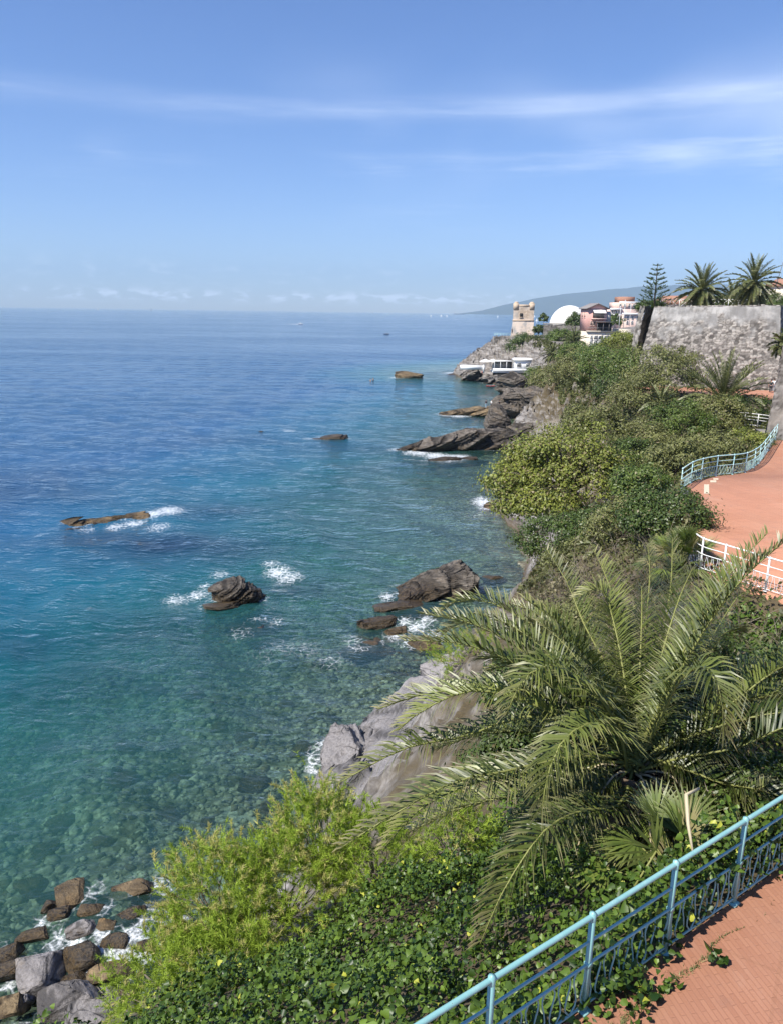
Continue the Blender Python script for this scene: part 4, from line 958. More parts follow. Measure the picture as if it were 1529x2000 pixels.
# ---- grass strip and weeds on the path
GO = sum((PZ(u, v, ZPA) - RA).dot(nR) for u, v in ((1240, 1975), (1300, 1925), (1400, 1840))) / 3
M['grass'] = leafmat('short_grass', (.07, .10, .025), (.24, .27, .10), (.40, .34, .17), .6, .25)
r = np.random.default_rng(51); mb = MB(); n = 5200
s = r.uniform(-1.5, 4.2, n); wob = .07 * fbm(xyz(s * 1.6, s * 0), 3, 6); o = -(GO + wob) + r.normal(0, .035, n) * np.clip(1.35 - s * .36, .15, 1.2)
k = (r.uniform(0, 1, n) < np.clip(1.15 - s * .30, .08, 1)) & (fbm(xyz(s * 5, o * 5), 2, 8) > -.35); s, o = s[k], o[k]
P = np.c_[RA.x + d0.x * s - nR.x * o, RA.y + d0.y * s - nR.y * o, np.full(len(s), ZPA)]
D = r.normal(size=P.shape) * .5; D[:, 2] = .8; D /= np.linalg.norm(D, axis=1)[:, None]; hgt = r.uniform(.02, .055, len(P))[:, None]
W = np.cross(D, rnorm(r, len(P))) * .006
V = np.stack([P - W, P + W, P + D * hgt], 1); mb.add(V.reshape(-1, 3), (np.arange(len(P))[:, None] * 3 + np.arange(3)), np.repeat(r.uniform(0, 1, len(P)), 3), np.repeat((r.uniform(0, 1, len(P)) < .25) * .8, 3))
tag(mb.build('grass', M['grass']), 'strip of short grass growing in a joint of the red path', 'grass', kind='stuff')

# ---- feathery tamarisk shrubs
def tamarisk(label, c, rad, seed, n=420, plume=.3):
    r = np.random.default_rng(seed); c = Vector(c); base = Vector((c.x + .5, c.y - .3, gz(c.x + .5, c.y - .3)))
    root = thing('tamarisk_shrub', label, 'shrub', base)
    P, N, ti, C = crown_pts(r, c, rad, n, 1, max(rad) * .25, -.45)
    mb = MB(); pm = MB(); out = (P - np.array(c)) / np.array(rad); out /= np.linalg.norm(out, axis=1)[:, None]
    for p, o, tn in zip(P, out, ti):
        D = o * .55 + r.normal(size=3) * .42 + (0, 0, .62); D /= np.linalg.norm(D); L = r.uniform(.30, .62); ns = 52
        isp = (r.uniform() < plume) and o[2] > -.1
        if isp: ns = 60
        t = r.uniform(.05, 1, ns); q = p + D * (t * L)[:, None] + np.array([0, 0, -1]) * (t ** 2 * L * .22)[:, None]
        dd = D * .8 + r.normal(size=(ns, 3)) * .62; dd /= np.linalg.norm(dd, axis=1)[:, None]
        ll = r.uniform(.07, .16, ns)[:, None] * (1.15 - .4 * t[:, None]); W = np.cross(dd, rnorm(r, ns)); W = W / np.linalg.norm(W, axis=1)[:, None] * (.0085 if isp else .0068)
        V = np.stack([q - W, q + W, q + dd * ll], 1).reshape(-1, 3)
        (pm if isp else mb).add(V, np.arange(ns)[:, None] * 3 + np.arange(3), np.repeat(np.clip(tn + r.normal(0, .15, ns), 0, 1), 3), np.repeat((t > .3) * r.uniform(.35, .95, ns), 3) if isp else 0)
    mb.build('crown', M['tamarisk'], root, offset=base)
    if pm.n: pm.build('flower_plumes', M['tamarisk'], root, offset=base)
    mb = MB(); hub = c - Vector((0, 0, rad[2] * .6))
    for q in C[r.choice(len(C), 34, replace=False)]:
        q = Vector(q); m = hub.lerp(q, .5) + Vector(r.normal(size=3) * .12); mb.tube([base - Vector((0, 0, .3)), hub, m, q], [.035, .026, .014, .004], 4, r.uniform(0, 1))
    mb.build('branches', M['bark_pale'], root, offset=base)
    return root
for lb, u, v, Yd, rad, sd, n, pl in [
    ('bright green feathery tamarisk at the bottom left, beside the boulders', 362, 1935, 11.9, (1.25, 1.1, 1.15), 61, 520, .16),
    ('tamarisk with straw plumes left of the ivy, against the shallows', 430, 1765, 13.0, (1.05, 1.0, 1.25), 62, 460, .42),
    ('feathery tamarisk between two plumed ones, above the ivy edge', 560, 1745, 13.2, (1.15, 1.0, 1.1), 63, 460, .25),
    ('tamarisk with straw plumes reaching highest, under the palm frond tips', 625, 1640, 14.2, (.95, .9, 1.15), 64, 440, .42),
    ('green tamarisk under the drooping palm fronds', 735, 1690, 13.6, (.95, .9, .85), 65, 380, .08),
    ('low tamarisk at the ivy\'s left edge, bottom of the picture', 450, 1900, 11.6, (1.0, .9, .9), 66, 400, .18)]:
    tamarisk(lb, PY(u, v, Yd), rad, sd, n, pl)
p = PY(900, 1640, 13.0); tamarisk('small feathery shrub between pale rock and ivy', p, (.55, .6, .9), 67, 170, .2)
p = PY(930, 1285, 33.0); tamarisk('yellow-green feathery shrub on the rock behind the palm fronds', p, (2.0, 1.6, 1.1), 68, 420, .35)
# ------------------------------------------------------------------ railings
t = NT('turquoise_paint'); n1 = t.noise(t.pos(), 9, 5, .65); n2 = t.noise(t.pos(), 60, 4, .6)
c = t.mix(t.rng(n1, .45, .7, 0, .5), (.23, .45, .44), (.36, .54, .51)); c = t.mix(t.rng(n2, .66, .74), c, (.20, .17, .13))
M['rail'] = t.done(t.bsdf(c, .38, t.bump(n2, .12, .004), .5))
t = NT('pale_turquoise_paint'); n1 = t.noise(t.pos(), 6, 5, .65)
M['rail_pale'] = t.done(t.bsdf(t.mix(t.rng(n1, .4, .7), (.40, .66, .64), (.66, .80, .77)), .45, None, .4))
M['white'] = plain('white_paint', (.80, .80, .78), .6, .05, 3)
def om_pts(w, h):
    """one scroll of the balustrade: a bulb on a pinched neck that spreads at the foot"""
    half = [(.50, 0), (.40, .05), (.20, .16), (.15, .30), (.24, .50), (.38, .70), (.40, .84), (.30, .95), (.14, 1.0)]
    L = [(-a * w, b * h) for a, b in half]; return L + [(a * w, b * h) for a, b in reversed(half)]
def railing(label, posts, mat, hts=(1.1, .82, .56, .08), rad=(.026, .015, .015, .013), pw=.05, nb=6, name='railing', scroll=True, group=None):
    posts = [Vector(p) for p in posts]; o = posts[0]; root = thing(name, label, 'railing', o, group=group)
    def rail(nm, h, r_):
        mb = MB(); pts = [p + Vector((0, 0, h)) for p in posts]
        if len(pts) > 5: pts = [Vector(q) for q in spline(pts, len(pts) * 4)]
        a, b = pts[0], pts[-1]; pts[0] = a + (a - pts[1]).normalized() * .06; pts[-1] = b + (b - pts[-2]).normalized() * .06
        mb.tube(pts, r_, 8); mb.build(nm, M[mat], root, smooth=True, offset=o)
    rail('handrail', hts[0], rad[0]); rail('upper_rail', hts[1], rad[1]); rail('middle_rail', hts[2], rad[2]); rail('bottom_rail', hts[3], rad[3])
    pm = MB(); pm.box((0, 0, hts[0] / 2 - .01), (pw, pw * .8, hts[0] - .03)); pm.lathe([(.0, hts[0] + .05), (rad[0] * 1.25, hts[0] + .035), (rad[0] * 1.3, hts[0] - .05)], n=8)
    pm.box((0, 0, .012), (pw * 2.2, pw * 2.0, .024)); pm.box((0, 0, hts[2]), (pw * 1.3, pw * 1.1, .05)); pme = pm.mesh('post'); pme.materials.append(M[mat])
    bmes = {}
    for k, p in enumerate(posts):
        q = link('post', pme, root); q.location = p - o
        d = (posts[min(k + 1, len(posts) - 1)] - posts[max(k - 1, 0)]); q.rotation_euler = (0, 0, math.atan2(d.y, d.x))
    if scroll:
        for a, b in zip(posts[:-1], posts[1:]):
            d = b - a; L = math.hypot(d.x, d.y); n = max(2, round(nb * L / 1.25)); w = L / n
            key = round(w, 2)
            if key not in bmes:
                bm_ = MB(); h = hts[2] - hts[3]; pts = [Vector((x, 0, hts[3] + z)) for x, z in om_pts(w * .96, h)]
                bm_.tube(pts, .0095, 4, caps=False); me = bm_.mesh('scroll'); me.materials.append(M[mat]); bmes[key] = me
            for k in range(n):
                f = (k + .5) / n; q = link('scroll', bmes[key], root); q.location = a + d * f - o; q.rotation_euler = (0, -math.atan2(d.z, L), math.atan2(d.y, d.x))
    return root
railing('turquoise railing running across the bottom right beside the red path', [RA + d0 * 1.25 * k for k in range(-3, 6)], 'rail')
railing('pale turquoise curved railing along the seaward edge of the plaza', PLZ, 'rail_pale', nb=5, rad=(.030, .018, .018, .016))
railing('white scrolled railing on the near side of the plaza', [(13.3, 20.2, ZPL - .02), (12.5, 21.4, ZPL), (11.7, 22.65, ZPL), (10.9, 23.95, ZPL), (10.45, 24.7, ZPL), (10.42, 25.6, ZPL)], 'white', nb=6)
railing('pale fence along the lower path under the far palm', [PY(1392, 826, 71), PY(1428, 828, 70.5), PY(1453, 830, 70), PY(1478, 833, 69.5), PY(1500, 836, 69)], 'white', scroll=False, rad=(.04, .03, .03, .03), pw=.08)
railing('turquoise fence in front of the cream house', [PY(u, v, 190) for u, v in ((1168, 694), (1178, 694), (1190, 694), (1202, 694), (1214, 694), (1226, 694))], 'rail_pale', scroll=False, hts=(1.5, 1.1, .7, .15), rad=(.09, .07, .07, .07), pw=.14)

# ------------------------------------------------------------------ masonry
def stonemat(name, plaster=(.27, .26, .245), lo=(.10, .09, .08), hi=(.56, .51, .45), grime=.6):
    t = NT(name); ti = t.attr('tint'); pl = t.attr('dry'); q = t.pos(); fine = t.noise(q, 6, 6, .65); bl = t.noise(q, .45, 5, .6)
    st = t.noise(t.pos(scale=(1, 1, .09)), 1.6, 6, .7)
    c = t.mix(ti, lo, hi); c = t.mix(t.math('MULTIPLY', fine, .5), c, tuple(x * .6 for x in lo))
    p = t.mix(t.rng(bl, .42, .62), plaster, (.46, .44, .41)); p = t.mix(t.rng(st, .46, .68, 0, grime), p, (.22, .21, .19))
    c = t.mix(pl, c, p)
    return t.done(t.bsdf(c, .92, t.bump(fine, .4, .05), .2))
M['stonewall'] = stonemat('old_fort_masonry'); M['rubble'] = stonemat('rubble_masonry', (.40, .35, .29), (.11, .10, .085), (.46, .42, .37))
def wall_face(BL, BR, TR, TL, du, seed, stone=.34, depth=.22, plaster=None, out=None):
    """a masonry face: every stone stands proud of its joints; plaster hides them where it survives"""
    BL, BR, TR, TL = (np.array(tuple(p), float) for p in (BL, BR, TR, TL))
    W = np.linalg.norm(BR - BL); Hh = np.linalg.norm(TL - BL); nu, nv = max(4, int(W / du)), max(4, int(Hh / du))
    a, b = np.meshgrid(np.linspace(0, 1, nu), np.linspace(0, 1, nv)); a, b = a.ravel(), b.ravel()
    P = (BL * (1 - a)[:, None] + BR * a[:, None]) * (1 - b)[:, None] + (TL * (1 - a)[:, None] + TR * a[:, None]) * b[:, None]
    N = np.cross(BR - BL, TL - BL); N /= np.linalg.norm(N)
    S = np.c_[a * W / (stone * 1.5), b * Hh / stone]; S = S + .18 * np.c_[vn(xyz(S[:, 0], S[:, 1]), seed), vn(xyz(S[:, 0], S[:, 1], 5), seed)]
    f1, f2, idn = worley(S, seed); joint = np.clip((f2 - f1) / .22, 0, 1)
    pm = np.zeros(len(a)) if plaster is None else plaster(a, b, a * W, b * Hh)
    dsp = depth * (joint ** .5 * (.75 + .35 * idn) - .6) * (1 - pm * .88) + .10 * fbm(xyz(a * W * .5, b * Hh * .5), 4, seed + 2)
    P = P + N[None] * dsp[:, None]
    P[b > .999] = P[b > .999] + np.array([0, 0, 1])[None] * (.10 * fbm(xyz(a[b > .999] * W * 1.3, 0 * a[b > .999]), 3, seed + 4))[:, None]
    i = (np.arange(nv - 1)[:, None] * nu + np.arange(nu - 1)[None]).ravel()
    tint = np.clip(.5 + .5 * idn, 0, 1) * joint ** .6
    return P, np.stack([i, i + 1, i + nu + 1, i + nu], 1), tint, pm
def bast_plaster(a, b, x, y):
    n = fbm(xyz(x * .22, y * .3), 5, 71); n2 = fbm(xyz(x * 1.0, y * 1.0), 4, 73)
    return np.clip(((b - .74) * 3.2 + 1.0 * n + .8 * n2 + np.clip(a - .45, 0, 1) * (b > .25) * .8) * 1.6, 0, 1)
BLb, BRb = Vector((34.6, 113.5, 9.5)), Vector((53.2, 106.5, 9.5)); TLb, TRb = Vector((37.9, 116.2, 22.15)), Vector((52.9, 109.2, 22.5))
root = thing('bastion', 'massive weathered stone bastion with surviving plaster under the two tall palms', 'bastion', (45, 112, 9.5)); o = root.location
mb = MB(); mb.add(*wall_face(BLb, BRb, TRb, TLb, .11, 3, .36, .18, bast_plaster)); mb.build('front_wall', M['stonewall'], root, offset=o)
mb = MB(); mb.add(*wall_face(BRb, (62, 118, 9.5), (61, 120, 22.5), TRb, .3, 5, .45, .2)); mb.build('side_wall', M['rubble'], root, offset=o)
mb = MB(); mb.add(*wall_face((40, 126, 9.5), BLb, TLb, (41.5, 127, 22.15), .3, 6, .45, .2)); mb.build('rear_wall', M['rubble'], root, offset=o)
mb = MB(); top = [TLb - Vector((0, 0, .05)), TRb - Vector((0, 0, .05)), Vector((61, 120, 22.4)), Vector((64, 150, 22.4)), Vector((46, 150, 22.1)), Vector((41.5, 127, 22.1))]
mb.add([tuple(p) for p in top], [[0, 1, 2, 3], [0, 3, 4, 5]]); mb.build('terrace', plain('terrace_earth', (.20, .16, .10), .9, .3), root, offset=o)
mb = MB()
for k in range(34):                                                     # loose coping stones on the rim
    f = (k + .5) / 34; p = TLb.lerp(TRb, f); mb.box((p.x + .1, p.y + .35, p.z + .02 + random.uniform(-.05, .06)), (.46, .6, .26 + random.uniform(-.05, .08)), -.42 + random.uniform(-.1, .1), random.random())
cs = mb.build('coping', M['stonewall'], root, offset=o); cs['kind'] = 'stuff'
# flank behind it, turned away from the sun
A0, B0 = Vector((36.9, 122, 9.5)), Vector((44.5, 132, 9.5))
root = thing('bastion_flank', 'shaded flank wall of the fort with a lit stone edge, left of the bastion', 'wall', (40, 126, 9.5)); o = root.location
mb = MB(); mb.add(*wall_face(A0, B0, B0 + Vector((0, 0, 12.7)), A0 + Vector((1.9, 1.2, 12.9)), .3, 8, .45, .2)); mb.build('shaded_wall', M['rubble'], root, offset=o)
mb = MB(); mb.add(*wall_face(A0 + Vector((-.1, 2.2, 0)), A0, A0 + Vector((1.9, 1.2, 12.9)), A0 + Vector((1.6, 3.2, 13.0)), .25, 9, .6, .3)); mb.build('lit_edge', M['stonewall'], root, offset=o)
mb = MB(); q = [A0 + Vector((1.9, 1.2, 12.85)), B0 + Vector((0, 0, 12.65)), B0 + Vector((0, 14, 12.65)), A0 + Vector((1.6, 3.2, 12.95))]
mb.add([tuple(p) for p in q], [[0, 1, 2, 3]]); mb.build('top', M['stonewall'], root, offset=o)
# nearer stone wall at the right edge of the plaza
W0 = PZ(1492, 852, ZPL); W0z = Vector((W0.x, W0.y, ZPL - 1.5)); bat = 1.9
root = thing('fort_wall', 'battered stone wall of the fort rising from the plaza at the right edge', 'wall', (W0.x, W0.y, ZPL)); o = root.location
def fw_pl(a, b, x, y): return np.clip((fbm(xyz(x * .5, y * .5), 4, 81) + .15 + np.clip(x - .9, 0, 1) * .5) * 2.2, 0, .9)
mb = MB(); mb.add(*wall_face(W0z, W0z + Vector((13, -1.5, 0)), W0z + Vector((13, .8, 13.5)), W0z + Vector((bat, 2.4, 13.5)), .13, 11, .26, .12, fw_pl)); mb.build('front_wall', M['rubble'], root, offset=o)
mb = MB(); mb.add(*wall_face(W0z + Vector((11, 16, 0)), W0z, W0z + Vector((bat, 2.4, 13.5)), W0z + Vector((11 + bat, 17, 13.5)), .2, 12, .3, .14)); mb.build('side_wall', M['rubble'], root, offset=o)
mb = MB(); mb.box((W0.x + 7, W0.y + 1.1, ZPL + .07), (13, 2.0, .12), -.115); mb.build('footing', M['rubble'], root, offset=o)

# lower path below the bastion, where people walk
mb = MB(); q = [(41.5, 95, 11.16), (54, 96, 11.16), (56, 107, 11.16), (34, 113.5, 11.16), (33.6, 109, 11.16), (37.5, 104, 11.16)]
mb.add(q, [[0, 1, 2, 5], [2, 3, 4, 5]]); tag(mb.build('lower_path', M['plaza']), kind='structure')

# ------------------------------------------------------------------ litter bin at the plaza corner
p = PZ(1331, 1000, ZPL); root = thing('litter_bin', 'grey domed litter bin half hidden by the leafy bush at the plaza corner', 'litter bin', p); root.scale = (.8, .8, .8)
M['grey'] = plain('grey_paint', (.17, .17, .18), .5, .1, 8); M['darkgap'] = plain('painted_gap_shade', (.012, .012, .012), .9, .1)  # second entry: near-black colour stands in for shade in the lid gap
mb = MB(); mb.lathe([(.0, .02), (.27, .02), (.29, .06), (.29, .78), (.27, .80), (.0, .80)], n=20); mb.build('body', M['grey'], root, smooth=False)
mb = MB(); mb.lathe([(.32, .98), (.33, 1.02), (.29, 1.15), (.18, 1.25), (.05, 1.29), (.0, 1.29)], n=20); mb.lathe([(.32, .98), (.0, .98)], n=20); mb.build('lid', M['grey'], root, smooth=False)
mb = MB()
for a in range(4): mb.box((.26 * math.cos(a * 1.57 + .4), .26 * math.sin(a * 1.57 + .4), .89), (.04, .04, .20))
mb.build('lid_posts', M['grey'], root); mb = MB(); mb.lathe([(.2, .79), (.2, .97)], n=12); mb.build('gap_shade', M['darkgap'], root)

# ------------------------------------------------------------------ buildings
M['cream'] = plain('cream_render', (.66, .58, .47), .85, .08, 2); M['pink'] = plain('pink_render', (.66, .37, .32), .85, .1, 2)
M['palepink'] = plain('pale_pink_render', (.70, .52, .44), .85, .1, 2); M['slate'] = plain('slate_roof', (.24, .22, .21), .8, .2, 3)
M['tile'] = plain('red_roof_tile', (.36, .19, .13), .85, .25, 4); M['glass'] = plain('window_glass', (.035, .045, .055), .15, .2, 2, .6); M['canvas'] = plain('white_canvas', (.80, .78, .72), .8, .04, 3)
M['towerstone'] = stonemat('tower_stone', (.80, .66, .54), (.50, .38, .27), (.80, .64, .48), .15)
M['domewhite'] = plain('white_shell', (.82, .79, .72), .7, .05, .6); M['concrete'] = plain('concrete', (.42, .40, .37), .9, .12, 2); M['shade'] = plain('painted_shade', (.03, .028, .026), .9, .2)  # last entry: near-black colour stands in for shade inside openings
def local(name, label, cat, p, rz): return thing(name, label, cat, p, rz)
def window(root, x, y, z, w, h, mat='white', name='window', bars=True, axis=0):
    """a frame proud of the wall with a dark pane set in it; front towards -Y (axis 0) or -X (axis 1)"""
    mb = MB(); f = .12
    R_ = (lambda a, b, c: (x + a, y - b, z + c)) if axis == 0 else (lambda a, b, c: (x - b, y - a, z + c))
    D_ = (lambda a, b, c: (a, b, c)) if axis == 0 else (lambda a, b, c: (b, a, c))
    mb.box(R_(0, .03, h / 2 + f / 2), D_(w + 2 * f, .14, f)); mb.box(R_(0, .05, -h / 2 - f / 2), D_(w + 3 * f, .2, f))
    for s in (-1, 1): mb.box(R_(s * (w / 2 + f / 2), .03, 0), D_(f, .14, h))
    if bars: mb.box(R_(0, .02, 0), D_(.07, .08, h))
    o = mb.build(name, M[mat], root); mb = MB(); mb.box(R_(0, .0, 0), D_(w, .04, h)); mb.build('pane', M['glass'], o); return o
# watch tower on the headland
tp = PY(1019, 656, 280); root = thing('watch_tower', 'square stone watch tower with corner turrets on the headland', 'tower', (tp.x, tp.y, 12.6), -.12)
wz = 12.6
mb = MB(); hb = 6.2
def ring(w): return [(-w, -w), (w, -w), (w, w), (-w, w)]
for k, (za, zb, wa, wb) in enumerate([(-1.5, 6.0, 4.15, 3.55)]):
    for q in range(4):
        a, b = ring(1)[q], ring(1)[(q + 1) % 4]
        mb.add(*wall_face((a[0] * wa, a[1] * wa, za), (b[0] * wa, b[1] * wa, za), (b[0] * wb, b[1] * wb, zb), (a[0] * wb, a[1] * wb, zb), .35, 20 + q, .5, .05, lambda a, b, x, y: np.clip(.85 + .3 * fbm(xyz(x * .5, y * .5), 3, 5), 0, 1)))
mb.build('base', M['towerstone'], root)
mb = MB()
for q in range(4):
    a, b = ring(3.45)[q], ring(3.45)[(q + 1) % 4]
    mb.add(*wall_face((*a, 6.1), (*b, 6.1), (*b, 10.9), (*a, 10.9), .25, 30 + q, .5, .07, lambda a, b, x, y: np.clip(.45 + .9 * fbm(xyz(x * .4, y * .4), 4, 8), 0, .9)))
mb.build('shaft', M['towerstone'], root)
mb = MB(); mb.box((0, 0, 6.08), (7.5, 7.5, .28)); mb.build('string_course', M['towerstone'], root)
mb = MB(); mb.box((0, -3.3, 11.1), (4.0, .4, .7)); mb.box((0, 3.3, 11.1), (4.0, .4, .7)); mb.box((-3.3, 0, 11.1), (.4, 4.0, .7)); mb.box((3.3, 0, 11.1), (.4, 4.0, .7)); mb.build('parapet', M['towerstone'], root)
mb = MB(); mb.box((0, 0, 10.75), (6.6, 6.6, .2)); mb.build('roof_deck', M['towerstone'], root)
for sx_ in (-1, 1):
    for sy_ in (-1, 1):
        mb = MB(); mb.prism([(sx_ * 2.72 - .85, sy_ * 2.72 - .85), (sx_ * 2.72 + .85, sy_ * 2.72 - .85), (sx_ * 2.72 + .85, sy_ * 2.72 + .85), (sx_ * 2.72 - .85, sy_ * 2.72 + .85)], 9.7, 11.9)
        mb.prism([(sx_ * 2.72 - .7, sy_ * 2.72 - .7), (sx_ * 2.72 + .7, sy_ * 2.72 - .7), (sx_ * 2.72 + .7, sy_ * 2.72 + .7), (sx_ * 2.72 - .7, sy_ * 2.72 + .7)], 11.85, 12.4, inset=.35); mb.build('corner_turret', M['towerstone'], root)
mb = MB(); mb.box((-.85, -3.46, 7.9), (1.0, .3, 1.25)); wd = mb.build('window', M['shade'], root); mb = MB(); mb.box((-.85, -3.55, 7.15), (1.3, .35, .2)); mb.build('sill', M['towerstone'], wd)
# walled platform left of the tower with turquoise rail, parapet to the right
root = thing('terrace_platform', 'small stone lookout platform with turquoise rail left of the tower', 'platform', PY(978, 668, 272)); o = root.location
mb = MB(); mb.add(*wall_face((-2.8, -1.5, -2.6), (2.8, -1.5, -2.6), (2.8, -1.5, 1.9), (-2.8, -1.5, 1.9), .3, 41, .45, .12)); mb.box((0, .6, -.4), (5.5, 4, 4.4)); mb.build('wall', M['rubble'], root)
mb = MB()
for z in (2.5, 2.95): mb.tube([(-2.7, -1.2, z), (2.7, -1.2, z)], .06, 5)
for x in np.linspace(-2.7, 2.7, 6): mb.tube([(x, -1.2, 1.8), (x, -1.2, 2.95)], .05, 5)
mb.build('rail', M['rail_pale'], root)
p = PY(1092, 652, 262); root = thing('garden_wall', 'low stone garden wall between tower and dome', 'wall', p)
mb = MB(); mb.add(*wall_face((-5.5, 0, -3), (8, -2, -3), (8, -2, 3.2), (-5.5, 0, 3.0), .3, 44, .5, .15)); mb.build('stone_face', M['rubble'], root)
mb = MB(); mb.box((1.2, -.6, 3.25), (13.8, .9, .3), -.147); mb.build('coping', M['stonewall'], root)
# white dome
p = PY(1110, 636, 300); root = thing('white_dome', 'large smooth white dome roof behind the garden wall', 'dome', (p.x, p.y, p.z))
mb = MB(); a = np.linspace(0, math.pi / 2, 16); mb.lathe(np.c_[7.3 * np.cos(a), 7.4 * np.sin(a)], n=40); mb.build('shell', M['domewhite'], root, smooth=True)
mb = MB(); mb.lathe([(7.6, -5), (7.6, .1), (7.2, .25)], n=40); mb.build('drum', M['concrete'], root)
# pink house on a cream wing
p = PY(1142, 682, 228); root = thing('pink_house', 'pink gabled house with balcony and awning above a cream glazed wing', 'house', (p.x, p.y, p.z - 1), .06)
L_ = lambda u, v: ((u - 1142) * .1525, (692.5 - v) * .1525)              # picture offsets turned to metres at this distance
mb = MB(); mb.prism([(0, 0), (10.0, 0), (10.0, 8), (0, 8)], -3, 6.0); mb.build('lower_wall', M['cream'], root)
mb = MB(); mb.box((5, -.1, 6.1), (10.3, .5, .28)); mb.build('cornice', M['cream'], root)
mb = MB(); mb.prism([(0.1, .4), (5.6, .4), (5.6, 7.5), (.1, 7.5)], 6.2, 12.5); mb.add([(.1, .4, 12.5), (5.6, .4, 12.5), (2.85, .4, 13.7), (.1, 7.5, 12.5), (5.6, 7.5, 12.5), (2.85, 7.5, 13.7)], [[0, 1, 2], [4, 3, 5]]); mb.build('upper_wall', M['pink'], root)
mb = MB(); mb.add([(-.5, -.2, 12.25), (2.85, -.2, 13.72), (2.85, 8, 13.72), (-.5, 8, 12.25), (6.2, -.2, 12.25), (6.2, 8, 12.25), (-.5, -.2, 12.5), (2.85, -.2, 14.0), (2.85, 8, 14.0), (-.5, 8, 12.5), (6.2, -.2, 12.5), (6.2, 8, 12.5)],
    [[0, 3, 2, 1], [1, 2, 5, 4], [6, 7, 8, 9], [7, 10, 11, 8], [0, 1, 7, 6], [1, 4, 10, 7], [0, 6, 9, 3], [4, 5, 11, 10]]); mb.build('roof', M['slate'], root)
mb = MB(); mb.box((3.3, -.25, 9.6), (4.2, 1.3, .25)); bal = mb.build('balcony', M['palepink'], root)
mb = MB(); mb.tube([(1.3, -.85, 10.7), (5.3, -.85, 10.7)], .06, 4)
for x in np.linspace(1.3, 5.3, 12): mb.tube([(x, -.85, 9.7), (x, -.85, 10.7)], .035, 4)
mb.build('railing', M['slate'], bal)
mb = MB(); mb.add([(1.5, .35, 12.1), (5.1, .35, 12.1), (5.1, -1.0, 11.35), (1.5, -1.0, 11.35), (1.5, -1.0, 11.15), (5.1, -1.0, 11.15)], [[3, 2, 1, 0], [4, 5, 2, 3]]); mb.build('awning', M['canvas'], root)
mb = MB(); mb.box((3.3, .4, 10.7), (3.4, .2, 1.7)); mb.build('balcony_shade', M['shade'], root)
for x in (1.35, 2.2): window(root, x, .4, 8.3, .5, 1.1, 'palepink', 'window')
window(root, .1, 3, 10.6, .8, 1.3, 'palepink', axis=1); window(root, .1, 5.4, 10.6, .8, 1.3, 'palepink', axis=1)
mb = MB(); mb.box((6.3, 2.5, 9.9), (1.5, 4, 3.6), 0, None, .85); mb.build('side_bay', M['concrete'], root)
mb = MB(); mb.box((5.0, -.2, 8.75), (5.4, 2.6, .14)); mb.build('pergola_roof', M['slate'], root)
mb = MB()
for x in (2.7, 4.4, 6.1, 7.5): mb.tube([(x, -1.2, 6.2), (x, -1.2, 8.7)], .07, 5)
mb.build('pergola_posts', M['slate'], root); mb = MB(); mb.box((5.2, .42, 7.3), (4.4, .2, 2.3)); mb.build('terrace_shade', M['shade'], root)
mb = MB(); mb.tube([(.1, -.25, 7.15), (9.9, -.25, 7.15)], .05, 4)
for x in np.linspace(.1, 9.9, 26): mb.tube([(x, -.25, 6.2), (x, -.25, 7.15)], .03, 4)
mb.build('terrace_railing', M['slate'], root)
for x, w in ((1.55, .5), (2.9, 1.0), (4.4, 1.3), (6.1, 1.5), (8.4, 1.0)):
    window(root, x, 0, 4.3, w, 1.0); window(root, x, 0, 2.8, w, 1.1)
window(root, 2.5, 0, .7, .6, 1.1, bars=False)
mb = MB(); mb.prism([(10.05, 1), (13.5, 1), (13.5, 7), (10.05, 7)], -3, 6.8); mb.build('side_wing', M['cream'], root); window(root, 11.8, 1, 3.4, 1.0, .5); window(root, 11.8, 1, 2.4, 1.0, .5)
# terraced pink flats further back
p = PY(1192, 634, 335); root = thing('apartment_block', 'stepped pink apartment block with white balconies behind the fort wall', 'apartment block', (p.x, p.y, p.z), .1)
for k, (x0, x1, z0, z1, y0, nm) in enumerate([(0, 13, -6, 6.5, 2, 'wing'), (3.5, 14, 6.5, 9.2, 4, 'upper_floor'), (6.5, 12, 9.2, 11.6, 6, 'penthouse'), (5, 15, -6, 4.4, -1.5, 'front_wing')]):
    mb = MB(); mb.prism([(x0, y0), (x1, y0), (x1, y0 + 9), (x0, y0 + 9)], z0, z1); mb.build(nm, M['palepink'] if k != 2 else M['tile'], root)
for z in (1.4, 3.9, 6.4): mb = MB(); mb.box((2.4, 1.4, z), (5.0, 1.2, .9)); mb.build('balcony', M['white'], root)
for z in (4.5, 9.2): mb = MB(); mb.box((9.5, 2.6 if z > 5 else -1.6, z), (11, 1.0, .7)); mb.build('balcony', M['white'], root)
for x in (1.0, 2.6, 4.0):
    for z in (2.9, 5.4): window(root, x, 2, z, .8, 1.2)
for x in (6.5, 8.6, 10.7, 12.8):
    for z in (1.0, 3.0): window(root, x, -1.5, z, .7, 1.2)
for x in (5, 7, 9, 11): window(root, x, 4, 7.9, .8, 1.2)
